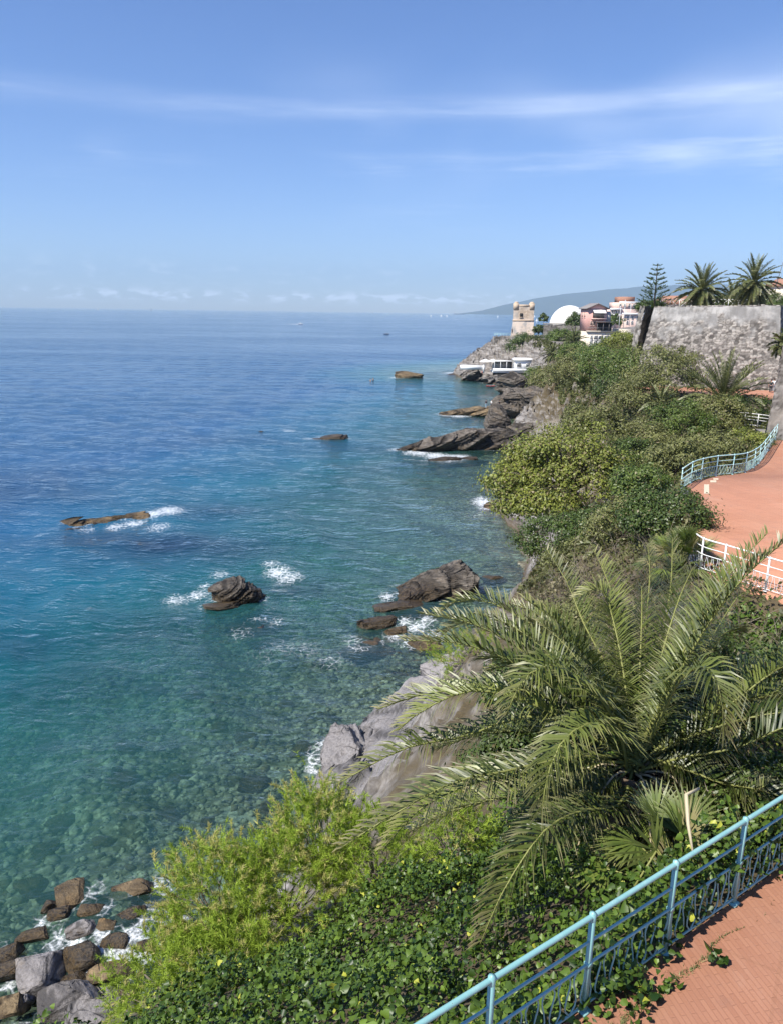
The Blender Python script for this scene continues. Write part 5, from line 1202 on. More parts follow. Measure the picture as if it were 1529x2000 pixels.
# cafe on the rocks
p = PY(965, 733, 244); cz0 = 3.4; root = thing('beach_cafe', 'white seaside cafe on a terrace above the rocks below the tower', 'cafe', (p.x, p.y, cz0))
X_ = lambda u: (u - 965) * .1625
mb = MB(); mb.box((6.0, 1, -.05), (13.8, 6, .5)); mb.build('terrace', M['white'], root)
mb = MB(); mb.box((6.0, -2.05, .55), (13.8, .25, 1.0)); mb.build('parapet', M['white'], root)
mb = MB(); mb.prism([(5.8, -1.8), (11.8, -1.8), (11.8, 3), (5.8, 3)], .2, 3.6); mb.build('kiosk_wall', M['white'], root)
mb = MB(); mb.prism([(5.4, -2.3), (12.2, -2.3), (12.2, 3.4), (5.4, 3.4)], 3.62, 4.15, inset=.9); mb.build('kiosk_roof', M['white'], root)
for x in (7.2, 10.0): window(root, x, -1.8, 2.1, 1.1, 1.1)
mb = MB(); mb.box((2.6, .8, 3.2), (6.2, 4.6, .22)); mb.build('canopy', M['canvas'], root)
mb = MB()
for x in (-.4, 1.5, 3.4, 5.4): mb.box((x, -1.4, 1.7), (.14, .14, 3.0))
mb.build('canopy_posts', M['white'], root); mb = MB(); mb.box((2.6, 3.2, 1.6), (6.2, .2, 2.9)); mb.build('back_wall', M['concrete'], root)
mb = MB(); mb.box((6.0, .4, -2.0), (12.6, 4.4, 3.4)); mb.build('undercroft_shade', M['shade'], root)  # solid box, its colour painted as the shade under the terrace
mb = MB(); mb.box((11.6, -1.0, -1.6), (2.2, 2.0, 2.6)); st_ = mb.build('lower_room', M['white'], root); mb = MB(); mb.box((11.4, -2.03, -1.5), (1.3, .1, 1.5)); mb.build('shutter', M['tile'], st_)
mb = MB(); mb.box((10.7, -1.6, -3.6), (.35, .35, 3.4)); mb.build('pillar', M['white'], root)
mb = MB(); mb.box((-7.0, .6, 1.1), (7.5, 2.2, 1.3)); mb.box((-3.6, -.6, .8), (.5, .5, 2.6)); mb.build('seawall', M['white'], root)
for k, (x, y, lb) in enumerate([(-3.0, .2, 'white parasol at the seaward end of the cafe terrace'), (-.6, .9, 'white parasol beside the cafe canopy')]):
    u_ = thing('parasol', lb, 'parasol', (p.x + x, p.y + y, cz0 + .2)); mb = MB(); mb.lathe([(2.0, 2.7), (1.1, 3.2), (.05, 3.55), (0, 3.6)], n=8); mb.build('canopy', M['canvas'], u_); mb = MB(); mb.tube([(0, 0, 0), (0, 0, 3.5)], .05, 6); mb.build('pole', M['white'], u_)
# houses behind the bastion palms
def hipped(name, label, p, w, d, h, rz, wall, nwin=3):
    root = thing(name, label, 'house', p, rz); mb = MB(); mb.prism([(-w / 2, -d / 2), (w / 2, -d / 2), (w / 2, d / 2), (-w / 2, d / 2)], -6, h); mb.build('wall', M[wall], root)
    mb = MB(); mb.prism([(-w / 2 - .5, -d / 2 - .5), (w / 2 + .5, -d / 2 - .5), (w / 2 + .5, d / 2 + .5), (-w / 2 - .5, d / 2 + .5)], h + .02, h + 1.9, inset=min(w, d) * .45); mb.build('roof', M['tile'], root)
    for k in range(nwin): window(root, -w / 2 + w * (k + .5) / nwin, -d / 2, h - 1.3, .8, 1.3)
hipped('villa', 'villa with orange tiled roof behind the conifer', PY(1318, 606, 190), 9, 8, 1.4, .1, 'cream')
hipped('villa', 'cream villa at the right edge behind the tallest palm', PY(1536, 594, 190), 8, 8, 4.0, .1, 'cream')
hipped('villa', 'pale villa with low roof seen between the two palms', PY(1425, 606, 200), 8, 8, 1.8, -.1, 'cream')
# lattice fence on the bastion terrace
root = thing('lattice_fence', 'white lattice fence on the bastion behind the palms', 'fence', (46, 124, 22.1)); a, b = Vector((-4, 2, 0)), Vector((9, -3.5, 0)); n = 10
for k in range(n + 1):
    q = a.lerp(b, k / n); mb = MB(); mb.box((q.x, q.y, .75), (.10, .10, 1.5), -.4); mb.build('post', M['white'], root)
for k in range(n):
    q, q2 = a.lerp(b, k / n), a.lerp(b, (k + 1) / n); mb = MB(); up_ = Vector((0, 0, 1.4)); lo_ = Vector((0, 0, .15))
    mb.tube([q + up_, q2 + up_], .04, 4); mb.tube([q + lo_, q2 + lo_], .04, 4); mb.tube([q + up_, q2 + lo_], .035, 4); mb.tube([q + lo_, q2 + up_], .035, 4); mb.build('brace_panel', M['white'], root)
root = thing('mast', 'thin leaning mast at the right edge behind the tallest palm', 'mast', PY(1508, 590, 150)); mb = MB(); mb.tube([(0, 0, -4), (.2, 0, 3), (1.0, 0, 7.4)], [.10, .08, .05], 6); mb.build('pole', M['grey'], root); mb = MB(); mb.box((.45, 0, 4.3), (.5, .2, .2)); mb.build('bracket', M['grey'], root)
for k, (u, v, hh) in enumerate([(1207, 628, 6.5), (1216, 620, 7), (1228, 616, 6)]):
    root = thing('lamp_post', ['slim pale pole left of the fort\'s dark flank', 'slim pale pole in front of the stepped flats', 'slim pale pole closest to the dark flank'][k], 'pole', PY(u, v + 20, 215)); mb = MB(); mb.tube([(0, 0, 0), (0, 0, hh)], [.09, .05], 6); mb.build('pole', M['white'], root); mb = MB(); mb.lathe([(0, hh + .3), (.14, hh + .2), (.14, hh), (0, hh - .05)], n=8); mb.build('head', M['white'], root)
# ------------------------------------------------------------------ trees, palms and shrubs of the slope
tree = shrub('wide leaning tree with yellow-green crown hanging over the water', 'tree', PY(1115, 930, 54), (4.6, 3.8, 3.6), 'shrub_yellow', 101, base=(14.2, 51.5, gz(14.2, 51.5)), ncl=150, per=100, leaf=.22, cr=.85, name='leaning_tree', trunk=.30, dryp=.14, limbs=56, ratio=.55, lobes=[(PY(985, 945, 53.5), (1.4, 1.2, 1.2), 40), (PY(1020, 988, 52), (1.7, 1.2, 1.0), 44), (PY(1080, 985, 51), (1.6, 1.2, 1.2), 44), (PY(1040, 905, 55), (2.0, 1.6, 1.6), 60)])
# bare drooping boughs of that tree
mb = MB(); o = tree.location; r = np.random.default_rng(9)
for pts in ([(1150, 1010, 52), (1090, 1020, 51), (1050, 1035, 50.5), (1040, 1060, 50.4)], [(1150, 1030, 51), (1100, 1060, 50), (1075, 1085, 49.8), (1048, 1100, 49.6)], [(1120, 1010, 52), (1080, 990, 51.5), (1055, 1000, 51), (1046, 1040, 50.8)], [(1160, 1000, 51), (1120, 960, 51), (1070, 950, 50.5)]):
    P = spline([PY(*q) for q in pts], 12); mb.tube(P, np.linspace(.16, .03, 12), 6)
    for k in range(3, 12):
        for q in range(3):
            d = r.normal(size=3) * (.6, .6, .5) + (0, 0, -.3); mb.tube([P[k], P[k] + d * .5, P[k] + d + (0, 0, -.25)], [.035, .02, .006], 4)
mb.build('boughs', M['bark'], tree, offset=o)
SH = [
    ('dark tangled bush on the cliff below the leaning tree', 'shrub', 1085, 1065, 46, (2.6, 2.0, 2.0), 'shrub_dark', .2, 80),
    ('olive twiggy bush between leaning tree and big palm', 'shrub', 1135, 1105, 40, (2.4, 2.0, 1.5), 'shrub_olive', .18, 80),
    ('dark bush at the foot of the leaning tree\'s trunk', 'shrub', 1170, 1040, 44, (2.4, 2.0, 1.8), 'shrub_dark', .2, 80),
    ('dark green bush under the left fronds of the big palm', 'shrub', 1060, 1470, 13.0, (1.2, 1.0, .7), 'shrub_dark', .11, 110),
    ('green bush above the pale slab under the palm\'s middle fronds', 'shrub', 1080, 1345, 17, (1.6, 1.4, .9), 'shrub_dark', .14, 110),
    ('olive bush behind the upper fronds of the big palm', 'shrub', 1120, 1230, 26, (2.2, 1.8, 1.1), 'shrub_olive', .15, 100),  # label, category, u, v, lift above ground, radii, material, leaf, clumps
    ('olive bush on top of the leaning tree', 'shrub', 1160, 830, 60, (2.8, 2.2, 1.5), 'shrub_olive', .24, 60),
    ('dark leafy bush spilling over the plaza corner', 'shrub', 1304, 1008, 31.0, (1.95, 1.7, 1.1), 'shrub_dark', .15, 130),
    ('grey-brown tangle of twigs below the leafy bush', 'shrub', 1225, 1030, 35, (2.0, 1.8, 1.3), 'shrub_olive', .16, 60),
    ('green bush left of the litter bin', 'shrub', 1262, 945, 44, (1.9, 1.8, 1.3), 'shrub_green', .2, 60),
    ('olive bush beside the curved railing', 'shrub', 1320, 905, 47, (2.2, 1.8, 1.4), 'shrub_olive', .2, 60),
    ('rounded green bush behind the curved railing', 'shrub', 1385, 878, 49, (2.2, 1.8, 1.3), 'shrub_olive', .2, 56),
    ('bright green bush at the far end of the curved railing', 'shrub', 1462, 868, 51.5, (1.5, 1.4, 1.0), 'shrub_yellow', .18, 44),
    ('green bush under the far date palm, left side', 'shrub', 1330, 825, 68, (3.0, 2.4, 1.7), 'shrub_green', .24, 60),
    ('yellowish bush in front of the far date palm', 'shrub', 1400, 815, 70, (3.2, 2.4, 1.9), 'shrub_olive', .24, 64),
    ('olive scrub between tree and date palm', 'shrub', 1255, 855, 64, (2.8, 2.4, 1.7), 'shrub_olive', .24, 60),
    ('dark bush in the gully right of the tree crown', 'shrub', 1225, 900, 55, (2.4, 2.0, 1.7), 'shrub_dark', .22, 60),
    ('tall olive shrub below the bastion\'s left corner', 'shrub', 1300, 730, 100, (5.2, 3.6, 3.6), 'shrub_olive', .34, 80),
    ('tall green shrub left of the bastion', 'shrub', 1235, 728, 118, (5.6, 4.0, 3.6), 'shrub_green', .36, 84),
    ('bright green shrub above the dark cliff', 'shrub', 1180, 722, 132, (5.4, 4.0, 3.6), 'shrub_green', .36, 84),
    ('dark drooping shrub over the cliff edge', 'shrub', 1205, 765, 112, (4.0, 3.0, 3.2), 'shrub_dark', .32, 70),
    ('olive shrub hanging down the cliff', 'shrub', 1120, 735, 150, (5.0, 4.0, 4.2), 'shrub_olive', .38, 80),
    ('brownish shrub at the left end of the green slope', 'shrub', 1068, 752, 160, (4.4, 3.6, 4.2), 'shrub_olive', .38, 70),
    ('narrow green shrub on the pale rock shoulder', 'shrub', 1043, 745, 182, (2.8, 3.0, 4.0), 'shrub_green', .38, 54),
    ('dark olive shrub in front of the fort', 'shrub', 1262, 770, 96, (4.2, 3.0, 2.8), 'shrub_olive', .3, 70),
    ('green shrub below the turquoise fence', 'shrub', 1165, 700, 165, (5.0, 4.0, 2.6), 'shrub_green', .4, 66),
    ('green shrub right of the turquoise fence', 'shrub', 1228, 698, 140, (4.2, 3.0, 2.2), 'shrub_olive', .36, 60),
    ('mid green shrub on the slope under the cream house', 'shrub', 1125, 690, 190, (4.6, 4.0, 2.6), 'shrub_green', .42, 60),
    ('dense dark green shrub on the rock below the tower', 'shrub', 1028, 676, 258, (6.6, 4.8, 4.4), 'shrub_dark', .5, 130),
    ('green shrub between the tower shrub and the cream house', 'shrub', 1096, 662, 246, (5.0, 4.0, 3.2), 'shrub_green', .5, 76),
    ('small round shrub left of the cream house', 'shrub', 1132, 657, 236, (2.6, 2.4, 2.0), 'shrub_green', .45, 44),
    ('dark round tree in front of the white dome', 'tree', 1123, 628, 252, (3.0, 2.6, 2.8), 'shrub_dark', .45, 66),
    ('dark small tree right of the tower', 'tree', 1060, 622, 268, (1.6, 1.6, 1.7), 'shrub_dark', .42, 36),
    ('dark low bush at the tower\'s right foot', 'shrub', 1052, 645, 268, (2.2, 1.8, 2.0), 'shrub_dark', .42, 44),
    ('yellow-green clipped hedge beside the fort', 'hedge', 1212, 668, 186, (4.4, 3.0, 2.2), 'shrub_yellow', .42, 70),
    ('dark shaded bush under the yellow hedge', 'shrub', 1195, 682, 188, (4.6, 2.6, 1.4), 'shrub_dark', .42, 56),
    ('green tree beside the stepped flats', 'tree', 1198, 628, 300, (3.4, 3.0, 2.6), 'shrub_green', .55, 44),
    ('dark tree crown at the right edge behind the bastion', 'tree', 1526, 628, 122, (3.2, 3.0, 3.6), 'shrub_dark', .34, 70),
    ('green hedge on the bastion behind the tallest palm', 'hedge', 1500, 596, 130, (5.0, 3.0, 1.7), 'shrub_dark', .34, 60),
    ('dark bush on the bastion between the palms', 'shrub', 1432, 592, 126, (4.4, 2.4, 1.5), 'shrub_dark', .32, 60),
    ('low bush at the foot of the conifer', 'shrub', 1268, 600, 128, (2.6, 2.0, 1.2), 'shrub_dark', .3, 44),
    ('dark undergrowth beneath the far date palm', 'shrub', 1450, 805, 73, (2.6, 2.0, 1.6), 'shrub_dark', .24, 50),
    ('small dark bush by the single agave on the cliff', 'shrub', 1150, 775, 135, (3.0, 2.4, 2.2), 'shrub_dark', .34, 50),
    ('dark evergreen bush under the big palm\'s right side', 'shrub', 1345, 1455, 10.4, (.75, .7, .75), 'shrub_dark', .09, 80),
    ('green bush between big palm and plaza ivy', 'shrub', 1440, 1330, 14.5, (1.3, 1.2, .9), 'shrub_dark', .12, 80),
    ('dark bush behind the railing at the right edge', 'shrub', 1500, 1580, 9.2, (1.0, .7, .6), 'shrub_dark', .09, 80)]
for k, (lb, cat, u, v, Yd, rad, mat, lf, ncl) in enumerate(SH):
    shrub(lb, cat, PY(u, v, Yd), rad, mat, 300 + k, ncl=ncl, per=120, leaf=lf * .85, name={'tree': 'tree', 'hedge': 'hedge'}.get(cat, 'shrub'), trunk=.05 * max(rad) ** .6, low=-.5, dryp=.05, limbs=8)
# scrub over the whole slope: a mass nobody could count
r = np.random.default_rng(71); n = 210000
y = 10 + 244 * r.uniform(0, 1, n) ** 1.5; lo = np.interp(y, SHORE[:, 1][2:30], SHORE[:, 0][2:30]); x = lo + r.uniform(.5, 1, n) * r.uniform(0, 26, n)
P2_ = np.c_[x, y]; ins1 = inside(P2_, SHORE) & ~inside(P2_, TOPE); ds = segdist(P2_, SHORE); dp = segdist(P2_, TOPE); w = ds / (ds + dp)
nz = fbm(xyz(x * .12, y * .12), 4, 15)
k = ins1 & (w + .35 * nz > np.interp(y, [10, 24, 45, 60, 100, 170, 250], [.75, .70, .45, .38, .48, .58, .74])) ; x, y = x[k], y[k]
e = .4; g0 = gza(x, y); sx = (gza(x + e, y) - g0) / e; sy = (gza(x, y + e) - g0) / e
thick = np.clip(.5 + .9 * fbm(xyz(x * .45, y * .45), 4, 19), .05, 1.6)
P = np.c_[x, y, g0 + thick * (1 - r.uniform(0, 1, len(x)) ** 2 * .7)]
N = np.c_[-np.clip(sx, -2, 2), -np.clip(sy, -2, 2), np.ones(len(x))] * .5 + r.normal(size=P.shape) * .6
ti = np.clip(.5 + .55 * fbm(xyz(x * .3, y * .3), 3, 25) + r.normal(0, .18, len(x)), 0, 1); dr = np.clip(fbm(xyz(x * .25, y * .25), 3, 29) * 1.3 - .3 + r.normal(0, .15, len(x)), 0, .8)
mb = MB(); leaves(mb, P, N, np.interp(y, [10, 24, 60, 250], [.11, .18, .32, .75]), r, .5, ti, dr); tag(mb.build('scrub', M['scrub']), 'low olive and dry scrub covering the steep coastal slope', 'scrub', kind='stuff')
# dead twigs on the bank behind the big palm
r = np.random.default_rng(81); mb = MB(); n = 0
for k in range(1500):
    x, y = r.uniform(5, 11), r.uniform(14, 34)
    if inside(np.array([[x, y]]), TOPE)[0]: continue
    z = gz(x, y) if k % 1 == 0 else 0; p = np.array([x, y, z + r.uniform(0, .5)]); d = r.normal(size=3) * .45 + (0, 0, .35)
    mb.tube([p, p + d * .5 + r.normal(size=3) * .06, p + d], [.012, .009, .004], 3, r.uniform(0, 1), caps=False)
tag(mb.build('dead_twigs', M['twig']), 'grey tangle of dead twigs on the bank behind the big palm', 'twigs', kind='stuff')
rock('small cream-coloured rock showing among dead twigs under the plaza', tuple(hit(1345, 1215, 14) + Vector((0, 0, .2))), (.9, .6, .5), .3, 111, mat='slab')
# date palms
def date_palm(label, base, trunk_h, L, seed, nf=84, lw=.10, ll=.62, n=40, name='palm_tree', mat='palm_far', tr=.3, lo=-.75, hi=1.35):
    r = np.random.default_rng(seed); base = Vector(base); root = thing(name, label, 'palm tree', base); meshes = []
    for k in range(7):                                                  # a few leaf shapes from stiff to hanging
        e = hi + (lo - hi) * k / 6; d = Vector((math.cos(e), 0, math.sin(e))); pts = [Vector((0, 0, 0))]
        dv = d.copy()
        for q in range(5): pts.append(pts[-1] + dv * (L / 5)); dv = (dv + Vector((.02, 0, -(.10 + .05 * (e < .6) + .05 * q * .5)))).normalized()
        lm, rm = frond(pts, n, ll, lw, r, .3, .4, .02 + .22 * max(0, (k - 3) / 3.), .12, .035, light=.35 + .3 * (k < 3)); a = lm.mesh('frond'); a.materials.append(M[mat]); b = rm.mesh('midrib'); b.materials.append(M['rachis']); meshes.append((a, b))
    for k in range(nf):
        a, b = meshes[int(min(6, 7 * (k / nf) ** .9))]; f = link('frond', a, root); f.location = (0, 0, trunk_h + r.normal() * .05); f.rotation_euler = (r.normal() * .08, r.normal() * .10, k * 2.399 + r.normal() * .15); s = r.uniform(.85, 1.08); f.scale = (s, s, s)
        link('midrib', b, f)
    mb = MB(); z = np.linspace(-.6, trunk_h + .1, 30); mb.lathe(np.c_[tr * (1 + .10 * np.sin(z * 14) + .35 * np.clip((z - trunk_h + .8) / .8, 0, 1)), z], n=12); mb.build('trunk', M['palmtrunk'], root)
    return root
b = PY(1367, 597, 119); date_palm('left of the two tall date palms on top of the bastion', (b.x, b.y, 22.1), 2.5, 4.2, 11)
b = PY(1466, 597, 114); date_palm('right and tallest date palm on top of the bastion', (b.x, b.y, 22.2), 3.4, 4.2, 12, lo=-.95)
b = PY(1424, 600, 134); date_palm('smaller date palm half hidden between the two tall ones', (b.x, b.y, 22.1), 1.6, 3.4, 13, nf=56)
b = PY(1412, 790, 76); date_palm('broad date palm on the slope in front of the bastion', (b.x, b.y, b.z - 1.3), 1.5, 5.0, 14, nf=84, lw=.075, ll=.7, n=48, tr=.4, lo=-.5)
b = PY(1290, 790, 82); date_palm('small drooping palm left of the broad date palm', (b.x, b.y, b.z - .6), .5, 2.6, 15, nf=26, lo=-.5, ll=.45)
b = PY(1120, 668, 205); date_palm('greyish palm below the cream house', (b.x, b.y, b.z - 1.0), .8, 4.0, 16, nf=44, lw=.14)
b = PY(1078, 690, 214); date_palm('dry looking palm on the slope left of the greyish palm', (b.x, b.y, b.z - 1.0), .6, 3.2, 17, nf=36, lw=.14)
b = PY(1532, 672, 95); date_palm('palm poking out between the two fort walls at the right edge', (b.x, b.y, b.z - 1.5), 1.5, 1.9, 18, nf=44)
b = hit(1180, 1085, 20); date_palm('small fan-leaved palm shoots above the big palm\'s upper fronds', (b.x, b.y, b.z), .2, 1.3, 19, nf=14, ll=.35, n=24, lo=.2, tr=.12)
# agaves
def agave(label, p, R, seed, n=26, mat='agave'):
    r = np.random.default_rng(seed); p = Vector(p); root = thing('agave', label, 'agave', p)
    mb = MB(); W = R * .10
    mb.add([(0, -W * .6, 0), (0, W * .6, 0), (R * .5, W, .03), (R * .5, -W, .03), (R * .5, 0, -.06 * R), (0, 0, -.05 * R), (R, 0, .0)], [[0, 5, 4, 3], [5, 1, 2, 4]], .5, np.array([0, 0, 0, 0, 0, 0, .8])); mb.more([[3, 4, 6], [4, 2, 6]], 0)
    me = mb.mesh('leaf'); me.materials.append(M[mat])
    for k in range(n): q = link('leaf', me, root); q.rotation_euler = (r.normal() * .2, -r.uniform(.05, 1.3), k * 2.4); s = r.uniform(.75, 1.1); q.scale = (s, s, s)
agave('dark spiky agave standing out against the cliff shrubs', PY(1135, 748, 128), 2.2, 5, 30, 'shrub_dark')
for k, (u, v, lb) in enumerate([(1052, 775, 'pale yellow agave lowest on the rock shoulder'), (1062, 764, 'pale yellow agave in the middle of the shoulder clump'), (1045, 762, 'pale yellow agave highest on the rock shoulder')]): agave(lb, PY(u, v, 172), 2.0, 20 + k, 24)
# Norfolk Island pine
p = PY(1275, 604, 124); root = thing('norfolk_pine', 'tall conifer with tiered branches left of the bastion palms', 'conifer', (p.x, p.y, p.z - .6)); r = np.random.default_rng(6); Hn = 7.4
mb = MB(); mb.tube([(0, 0, -1), (.05, 0, Hn * .5), (0, 0, Hn)], [.16, .11, .03], 7); mb.build('trunk', M['bark'], root)
for k, z in enumerate(np.linspace(.7, Hn - .35, 10)):
    f = 1 - (z / Hn); Lb = .35 + 2.6 * f ** .85; nb = 6 if k < 9 else 4
    for q in range(nb):
        a = q * 6.283 / nb + k * .5 + r.normal() * .1; mb = MB(); d = np.array([math.cos(a), math.sin(a), 0]); s_ = np.cross(d, (0, 0, 1)); m = int(19 * Lb)
        tt = np.sqrt(r.uniform(.08, 1, m)) * Lb; base_ = d * tt[:, None] + np.array([0, 0, z]) + np.array([0, 0, 1]) * ((tt / Lb) ** 2 * .30 * Lb)[:, None]
        dd = d * .55 + s_ * r.choice([-1, 1], m)[:, None] * .6 + r.normal(size=(m, 3)) * .25 + (0, 0, .35); dd /= np.linalg.norm(dd, axis=1)[:, None]
        W = np.cross(dd, rnorm(r, m)) * .05; V = np.stack([base_ - W, base_ + W, base_ + dd * .34 + W * .6, base_ + dd * .34 - W * .6], 1)
        mb.add(V.reshape(-1, 3), np.arange(m)[:, None] * 4 + np.arange(4), np.repeat(r.uniform(0, 1, m), 4)); mb.tube([(0, 0, z), tuple(d * Lb * .5 + (0, 0, z + .05)), tuple(d * Lb + (0, 0, z + .3 * Lb))], [.035, .025, .01], 4)
        mb.build('branch', M['shrub_dark'], root)

# ------------------------------------------------------------------ people
def skinmat(name, c): return plain(name, c, .6, .06, 20)
M['skin'] = skinmat('skin', (.50, .30, .21)); M['hair'] = plain('dark_hair', (.03, .02, .015), .6, .2)
CL = {n: plain('cloth_' + n, c, .85, .08, 20) for n, c in dict(dark=(.03, .035, .045), white=(.72, .72, .70), blue=(.35, .5, .6), red=(.5, .06, .05), grey=(.25, .25, .26)).items()}
def limbmesh(name, V, E, R, mat, parent):
    me = bpy.data.meshes.new(name); me.from_pydata(V, E, []); me.materials.append(mat); o = link(name, me, parent)
    o.modifiers.new('skin', 'SKIN'); sk = me.skin_vertices[0].data
    for k, q in enumerate(R): sk[k].radius = (q, q); sk[k].use_root = (k == 0)
    m = o.modifiers.new('sub', 'SUBSURF'); m.levels = 1; m.render_levels = 1
    for p_ in me.polygons: p_.use_smooth = True
    return o
def person(label, p, rz, top, legs, pose='stand', s=1.0, hair='hair'):
    root = thing('person', label, 'person', p, rz); root.scale = (s, s, s)
    if pose == 'crouch': J = dict(pel=(0, 0, .55), ch=(.05, -.25, .95), nk=(.05, -.34, 1.12), hd=(.05, -.40, 1.28), kl=(.16, -.38, .52), kr=(-.16, -.34, .55), fl=(.15, -.10, .06), fr=(-.15, -.05, .06), el=(.30, -.45, .75), er=(-.28, -.45, .75), wl=(.22, -.60, .55), wr=(-.2, -.6, .55))
    elif pose == 'walk': J = dict(pel=(0, 0, .93), ch=(0, -.03, 1.30), nk=(0, -.04, 1.47), hd=(0, -.06, 1.64), kl=(.10, -.14, .50), kr=(-.10, .06, .50), fl=(.10, -.18, .06), fr=(-.10, .28, .10), el=(.27, .10, 1.12), er=(-.27, -.10, 1.12), wl=(.27, .05, .86), wr=(-.27, -.26, .90))
    else: J = dict(pel=(0, 0, .93), ch=(0, 0, 1.30), nk=(0, 0, 1.47), hd=(0, -.02, 1.64), kl=(.10, -.02, .50), kr=(-.11, .0, .50), fl=(.11, .0, .06), fr=(-.13, .0, .06), el=(.27, .03, 1.14), er=(-.30, -.02, 1.16), wl=(.28, -.06, .88), wr=(-.24, -.2, 1.05))
    J = {k: Vector(v) for k, v in J.items()}
    N = ['pel', 'ch', 'nk', 'hd', 'hl', 'kl', 'fl', 'tl', 'hr', 'kr', 'fr', 'tr', 'sl', 'el', 'wl', 'pl', 'sr', 'er', 'wr', 'pr', 'crown']
    J['hl'] = J['pel'] + Vector((.09, 0, -.06)); J['hr'] = J['pel'] + Vector((-.09, 0, -.06)); J['tl'] = J['fl'] + Vector((.02, -.17, -.02)); J['tr'] = J['fr'] + Vector((-.02, -.17, -.02))
    J['sl'] = J['ch'] + Vector((.18, 0, .10)); J['sr'] = J['ch'] + Vector((-.18, 0, .10)); J['pl'] = J['wl'] + (J['wl'] - J['el']).normalized() * .14; J['pr'] = J['wr'] + (J['wr'] - J['er']).normalized() * .14; J['crown'] = J['hd'] + Vector((0, -.01, .09))
    E = [('pel', 'ch'), ('ch', 'nk'), ('nk', 'hd'), ('hd', 'crown'), ('pel', 'hl'), ('hl', 'kl'), ('kl', 'fl'), ('fl', 'tl'), ('pel', 'hr'), ('hr', 'kr'), ('kr', 'fr'), ('fr', 'tr'), ('ch', 'sl'), ('sl', 'el'), ('el', 'wl'), ('wl', 'pl'), ('ch', 'sr'), ('sr', 'er'), ('er', 'wr'), ('wr', 'pr')]
    R = dict(pel=.14, ch=.145, nk=.055, hd=.095, crown=.075, hl=.095, kl=.06, fl=.042, tl=.035, hr=.095, kr=.06, fr=.042, tr=.035, sl=.06, el=.042, wl=.03, pl=.035, sr=.06, er=.042, wr=.03, pr=.035)
    limbmesh('body', [J[n][:] for n in N], [(N.index(a), N.index(b)) for a, b in E], [R[n] for n in N], M['skin'], root)
    N2 = ['pel', 'hl', 'kl', 'hr', 'kr'] + (['fl', 'fr'] if legs[1] else []); E2 = [('pel', 'hl'), ('hl', 'kl'), ('pel', 'hr'), ('hr', 'kr')] + ([('kl', 'fl'), ('kr', 'fr')] if legs[1] else [])
    limbmesh('trousers', [J[n][:] for n in N2], [(N2.index(a), N2.index(b)) for a, b in E2], [R[n] + .02 for n in N2], CL[legs[0]], root)
    if top: N3 = ['ch', 'pel', 'sl', 'el', 'sr', 'er']; E3 = [('ch', 'pel'), ('ch', 'sl'), ('sl', 'el'), ('ch', 'sr'), ('sr', 'er')]; limbmesh('shirt', [J[n][:] for n in N3], [(N3.index(a), N3.index(b)) for a, b in E3], [R[n] + .022 for n in N3], CL[top], root)
    mb = MB(); S, F = ico(2); Q = S * (.105, .115, .12) + np.array(J['hd'] + Vector((0, .02, .06))); Q[:, 1] = np.maximum(Q[:, 1], J['hd'].y - .06 + .0 * Q[:, 1]); mb.add(Q, F); mb.build('hair', M[hair], root, smooth=True)
    return root
def on(u, v, z): q = PZ(u, v, z); return q
person('person in dark top and pale trousers standing left on the flat rock spit', on(948, 797, 1.55), .3, 'dark', ('blue', 1))
person('person in white shirt standing in the middle of the rock spit', on(959, 797, 1.6), -.5, 'white', ('dark', 0), 'stand')
person('person in dark wetsuit stooping at the right of the rock spit', on(973, 798, 1.9), .9, 'dark', ('dark', 1), 'walk')
b = PY(1505, 752, 104); person('person in black walking past the bastion beside the near fort wall', (b.x, b.y, 11.17), 2.6, 'dark', ('dark', 1), 'walk')
b = PY(1510, 752, 105.5); person('person in a light top walking beside the one in black', (b.x, b.y, 11.17), 2.6, 'white', ('grey', 1), 'walk')
b = PY(940, 729, 250); person('person in red sitting on the rocks left of the cafe', (b.x, b.y, b.z - .5), .5, 'red', ('red', 0), 'crouch')
b = PY(999, 650, 270); person('person beside the tower at its left foot', (b.x, b.y, b.z - .3), .5, 'dark', ('dark', 1))
b = PZ(729, 744, 0); person('bather standing waist deep in the sea left of the rounded rock', (b.x, b.y, -.75), .4, None, ('dark', 0))
b = PZ(724, 744, 0); person('second bather close beside the first, shoulders above water', (b.x, b.y, -1.05), -.8, None, ('dark', 0))
# red kayak by the rocks
p = PZ(957, 755, .12); root = thing('kayak', 'small red kayak drawn up at the rocks under the cafe', 'kayak', (p.x, p.y, .1), .35); M['red'] = plain('red_plastic', (.55, .06, .04), .4, .05)
xs_ = np.linspace(-1.5, 1.5, 13); mb = MB(); ww = .36 * np.sqrt(np.clip(1 - (xs_ / 1.52) ** 2, 0, 1)) + .02
V = np.vstack([np.c_[xs_, -ww, np.full(13, .2) + .08 * (xs_ / 1.5) ** 2], np.c_[xs_, 0 * xs_, np.full(13, -.05) + .15 * (xs_ / 1.5) ** 2], np.c_[xs_, ww, np.full(13, .2) + .08 * (xs_ / 1.5) ** 2], np.c_[xs_, 0 * xs_, np.full(13, .27) + .08 * (xs_ / 1.5) ** 2]])
mb.add(V, [[r_ * 13 + k, r_ * 13 + k + 1, ((r_ + 1) % 4) * 13 + k + 1, ((r_ + 1) % 4) * 13 + k] for r_ in range(4) for k in range(12)]); mb.build('hull', M['red'], root); mb = MB(); mb.lathe([(.24, .24), (.28, .33), (.22, .30), (.2, .2)], (0, 0, 0), 12); mb.build('cockpit_rim', M['grey'], root)

